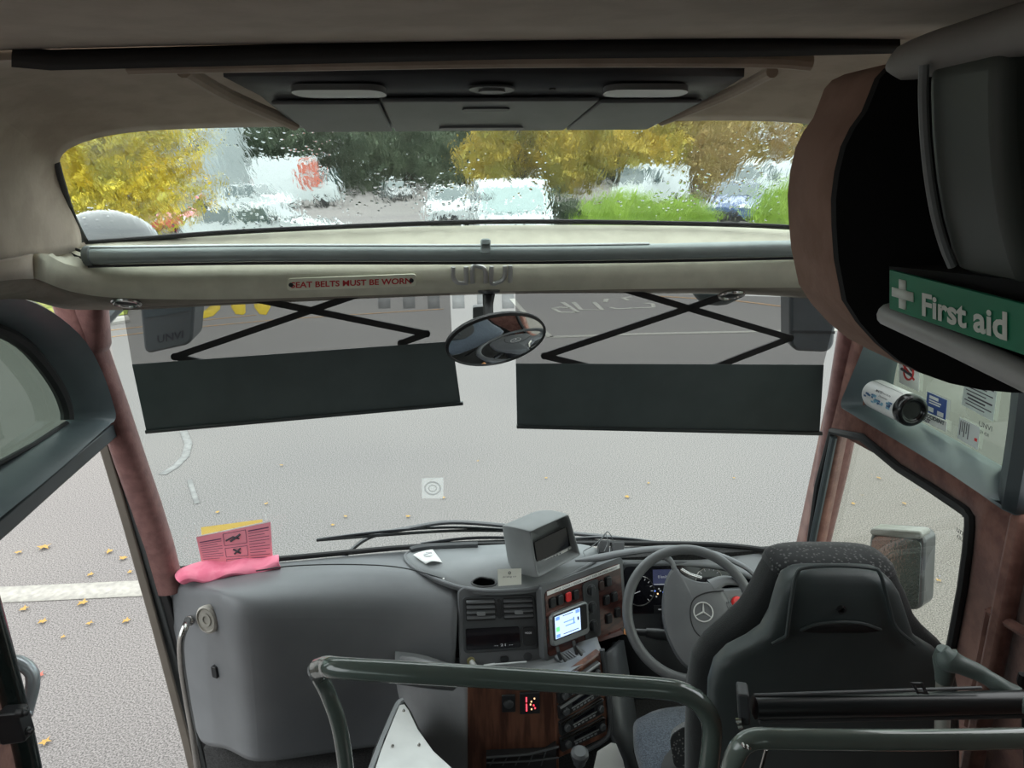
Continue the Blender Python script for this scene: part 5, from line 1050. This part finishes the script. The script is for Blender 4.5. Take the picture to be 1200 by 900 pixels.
# rubber elbow joint
t = thing('rail_elbow', 'grey-green moulded elbow joint on the pale post at the right', 'joint', P(1110,830,1.05))
g = G(); g.tube(cat(PP([(1103,762,1.08),(1112,773,1.07),(1130,781,1.06),(1150,790,1.05),(1170,803,1.03),(1184,815,1.02),(1192,822,1.01)]), 5), [.012,.024,.017,.016,.014,.017,.024,.017], 18); g.tube(cat(PP([(1106,760,1.08),(1106,772,1.08),(1107,788,1.08),(1106,798,1.08)]), 4), [.012,.019,.017,.015], 18)
g.tube(PP([(1186,812,1.01),(1187,828,1.0)]), [.018,.010], 14); obj('elbow', g, mat('grey_green_rubber',(.13,.165,.155),.4), t)
g = G(); g.tube(PP([(1106,795,1.08),(1104,862,1.08)]), .0135, 14); obj('post', g, mat('pale_grey_post',(.42,.42,.38),.4), t)
g = G(); g.tube(PP([(1192,822,1.0),(1240,840,.95)]), .016, 14); obj('tube', g, MATS['grey_green_rubber'], t)
# black hose at far right
g = G(); g.tube(cat(PP([(1199,790,1.1),(1197,800,1.1),(1201,812,1.1),(1205,900,1.1)]), 4), .008, 8); tag(obj('seat_belt_anchor', g, rubber), 'black ribbed fitting at the right edge beside the elbow joint', 'fitting')

# ------------------------------------------------------------------ overhead locker, monitor, sign
t = thing('overhead_locker', 'brown fabric covered overhead locker end at the upper right', 'locker', P(1020,420,1.0))
prof = [(1010,82),(990,87),(975,94),(966,104),(960,120),(953,138),(941,155),(932,174),(926,200),(923,228),(924,255),(927,290),(936,333),(951,356),(971,378),(993,396),(1017,409),(1045,419),(1078,426),(1110,429),(1150,430)]
fr = [P(x, y, 1.02) for x, y in prof]; X0 = .45
rr3 = []
for p in fr: rr3.append(Vector((p.x, .895, p.z)))
fr2 = [p+Vector((.015,.035,0)) for p in fr]
endt = [Vector((1.14, 1.02, fr[-1].z)), Vector((1.14, 1.02, fr[0].z))]
loopf = fr+endt; loopr = rr3+[Vector((1.14,.895,fr[-1].z)), Vector((1.14,.895,fr[0].z))]
g = G(); n_ = len(loopf); g.loft([[p+Vector((.02,.03,0)) for p in loopf], loopf, loopr], True, 0); obj('end_panel', g, mat('locker_suede',(.25,.145,.105),.95,bump=.5,bscale=70,col2=(.30,.18,.135),cscale=16), t, ang=50)
cf2 = sum(loopr, Vector())/n_
g = G(); g.loft([[cf2+(p-cf2)*1.0+Vector((0,.004,0)) for p in loopr], [cf2+(p-cf2)*.995+Vector((0,-.012,0)) for p in loopr]]); obj('rear_face', g, mat('matt_black_board',(.006,.006,.007),.9), t)
g = G(); g.prism([Vector((.56,.82,2.36)),Vector((1.14,.82,2.36)),Vector((1.14,.82,2.60)),Vector((.56,.82,2.60))], (0,-1.2,0)); obj('body', g, mat('dark_grey_board',(.02,.022,.022),.8), t)  # locker body in one even dark grey
Xs = .47
g = G(); a_ = [PX(1040,366,Xs), PX(1300,490,Xs)]; g.tube([PX(1040,368,Xs+.01), PX(1120,403,Xs+.01), PX(1200,440,Xs+.01), PX(1300,487,Xs+.01)], .013, 12); obj('edge_strip', g, mat('pale_edge_strip',(.36,.36,.35),.4), t)
g = G(); g.prism([PX(1042,372,Xs+.02),PX(1300,500,Xs+.02),PX(1300,340,Xs+.02),PX(1042,312,Xs+.02)], (.6,0,0)); obj('lower_body', g, MATS['matt_black_board'], t)
q = Q(PX(1043,316,Xs-.002), PX(1290,378,Xs-.002), PX(1290,447,Xs-.002), PX(1043,362,Xs-.002))
t = thing('first_aid_sign', 'green first aid sign with a white cross on the locker edge', 'sign', q.p(.3,1)); g = G(); q.box(g,0,0,1,1,-.004,.001); obj('board', g, green, t, bevel=.001)
def pu(px, py):   # pixel on the sign plane -> (u,v)
    w_ = PX(px, py, Xs-.002); a = q.c[0]; ex = q.c[1]-q.c[0]; ey = q.c[3]-q.c[0]
    M_ = np.array([[ex.y, ey.y],[ex.z, ey.z]]); s_ = np.linalg.solve(M_, np.array([w_.y-a.y, w_.z-a.z])); return s_
wm = mat('sign_white', (.62,.66,.60), .5)
class SQ:
    n = q.n
    def __init__(s, tl, tr, br, bl): s.q = Q(*[PX(*p, Xs-.002) for p in (tl,tr,br,bl)])
    def p(s, u, v, w=0): return s.q.p(u, v, w+.0015)
cqs = SQ((1047,325),(1072,331),(1072,366),(1047,358)); g = G()
for e in ((.34,0,.66,.34),(0,.34,1,.66),(.34,.66,.66,1)): g.add([cqs.p(e[0],e[1]),cqs.p(e[2],e[1]),cqs.p(e[2],e[3]),cqs.p(e[0],e[3])], [(0,1,2,3)])
obj('white_cross', g, wm, t, solid=.001)
text('lettering', SQ((1083,343),(1183,366),(1183,400),(1083,370)), 'First aid', wm, t, 0,0,1,1, bold=.03)
# monitor housing
t = thing('drop_down_monitor', 'dark grey drop-down monitor housing hanging at the top right', 'monitor', P(1140,320,.62))
ml = [(1084,76),(1083,110),(1085,160),(1090,210),(1098,255),(1108,290),(1117,312),(1135,319),(1165,321),(1230,323),(1290,323),(1290,60),(1110,70)]
g = G(); mp_ = PP([(x, y, .70) for x, y in ml]); g.prism(mp_, (0,-.10,0)); obj('housing', g, mat('monitor_shell',(.065,.075,.067),.5), t, bevel=.014, seg=4)
g = G(); g.tube(cat(PP([(x-1, y, .69) for x, y in ml[:7]]), 4), .0045, 8); obj('edge_trim', g, plastic_l, t)
# longitudinal trim under the ceiling
g = G(); g.tube(cat([PX(1044,78,.44), PX(1070,70,.44), PX(1120,56,.44), PX(1200,34,.44), PX(1400,-20,.44)], 4), [.006,.018,.020,.020,.020,.020], 14); tag(obj('ceiling_rail', g, mat('grey_rail_cover',(.22,.205,.19),.6)), 'pale grey rounded trim rail running along the ceiling at the top right', 'rail')

# ------------------------------------------------------------------ rest of the saloon behind
def shell_box(name, c, sz, m): g = G(); g.box(c, sz); return struct(obj(name, g, m))
shell_box('floor', (.04,-4.3,.93), (2.4,10.2,.06), carpet)
shell_box('wall_rear', (.04,-9.4,1.8), (2.6,.06,1.9), pinkdark)
shell_box('wall_left', (-1.235,1.27,2.50), (.05,.66,.36), suede); shell_box('wall_left', (-1.235,1.06,1.65), (.05,.24,1.6), pinkdark)
shell_box('wall_left', (-1.22,-3.9,1.3), (.05,11,.9), pinkdark); shell_box('wall_left', (-1.24,-3.9,2.6), (.05,11,.35), suede)
shell_box('wall_right', (1.25,-5.2,1.3), (.05,8.4,.9), pinkdark); shell_box('wall_right', (1.27,-5.2,2.6), (.05,8.4,.35), suede)
for k in range(5):
    for x in (-1.23, 1.26):
        g = G(); g.box((x,-9+k*1.75 if k < 5 else 0,2.08), (.05,.14,.72)); struct(obj('wall_post', g, pinkdark))
        g = G(); y0 = -9+k*1.75; g.add([(x,y0,1.74),(x,y0+1.75,1.74),(x,y0+1.75,2.44),(x,y0,2.44)], [(0,1,2,3)]); struct(obj('window_side', g, clear('saloon_glass', (.35,.38,.36), .01) if 'saloon_glass' not in MATS else MATS['saloon_glass'], fix=False))
# ------------------------------------------------------------------ coach floor
g = G(); g.box((.22,1.75,.44),(1.95,1.5,.04)); fl = obj('floor', g, carpet); struct(fl)
g = G(); g.box((.35,2.42,.75),(1.7,.03,.62)); struct(obj('wall_front', g, carpet))
g = G(); g.box((-.35,2.30,.50),(1.0,.2,.12)); struct(obj('floor_kick', g, carpet))
g = G(); g.grid([PP([(240,874,2.26),(300,880,2.2),(460,868,2.26)]), PP([(250,930,2.30),(300,930,2.28),(470,925,2.3)])]); struct(obj('baseboard_front', g, carpet, solid=.02))
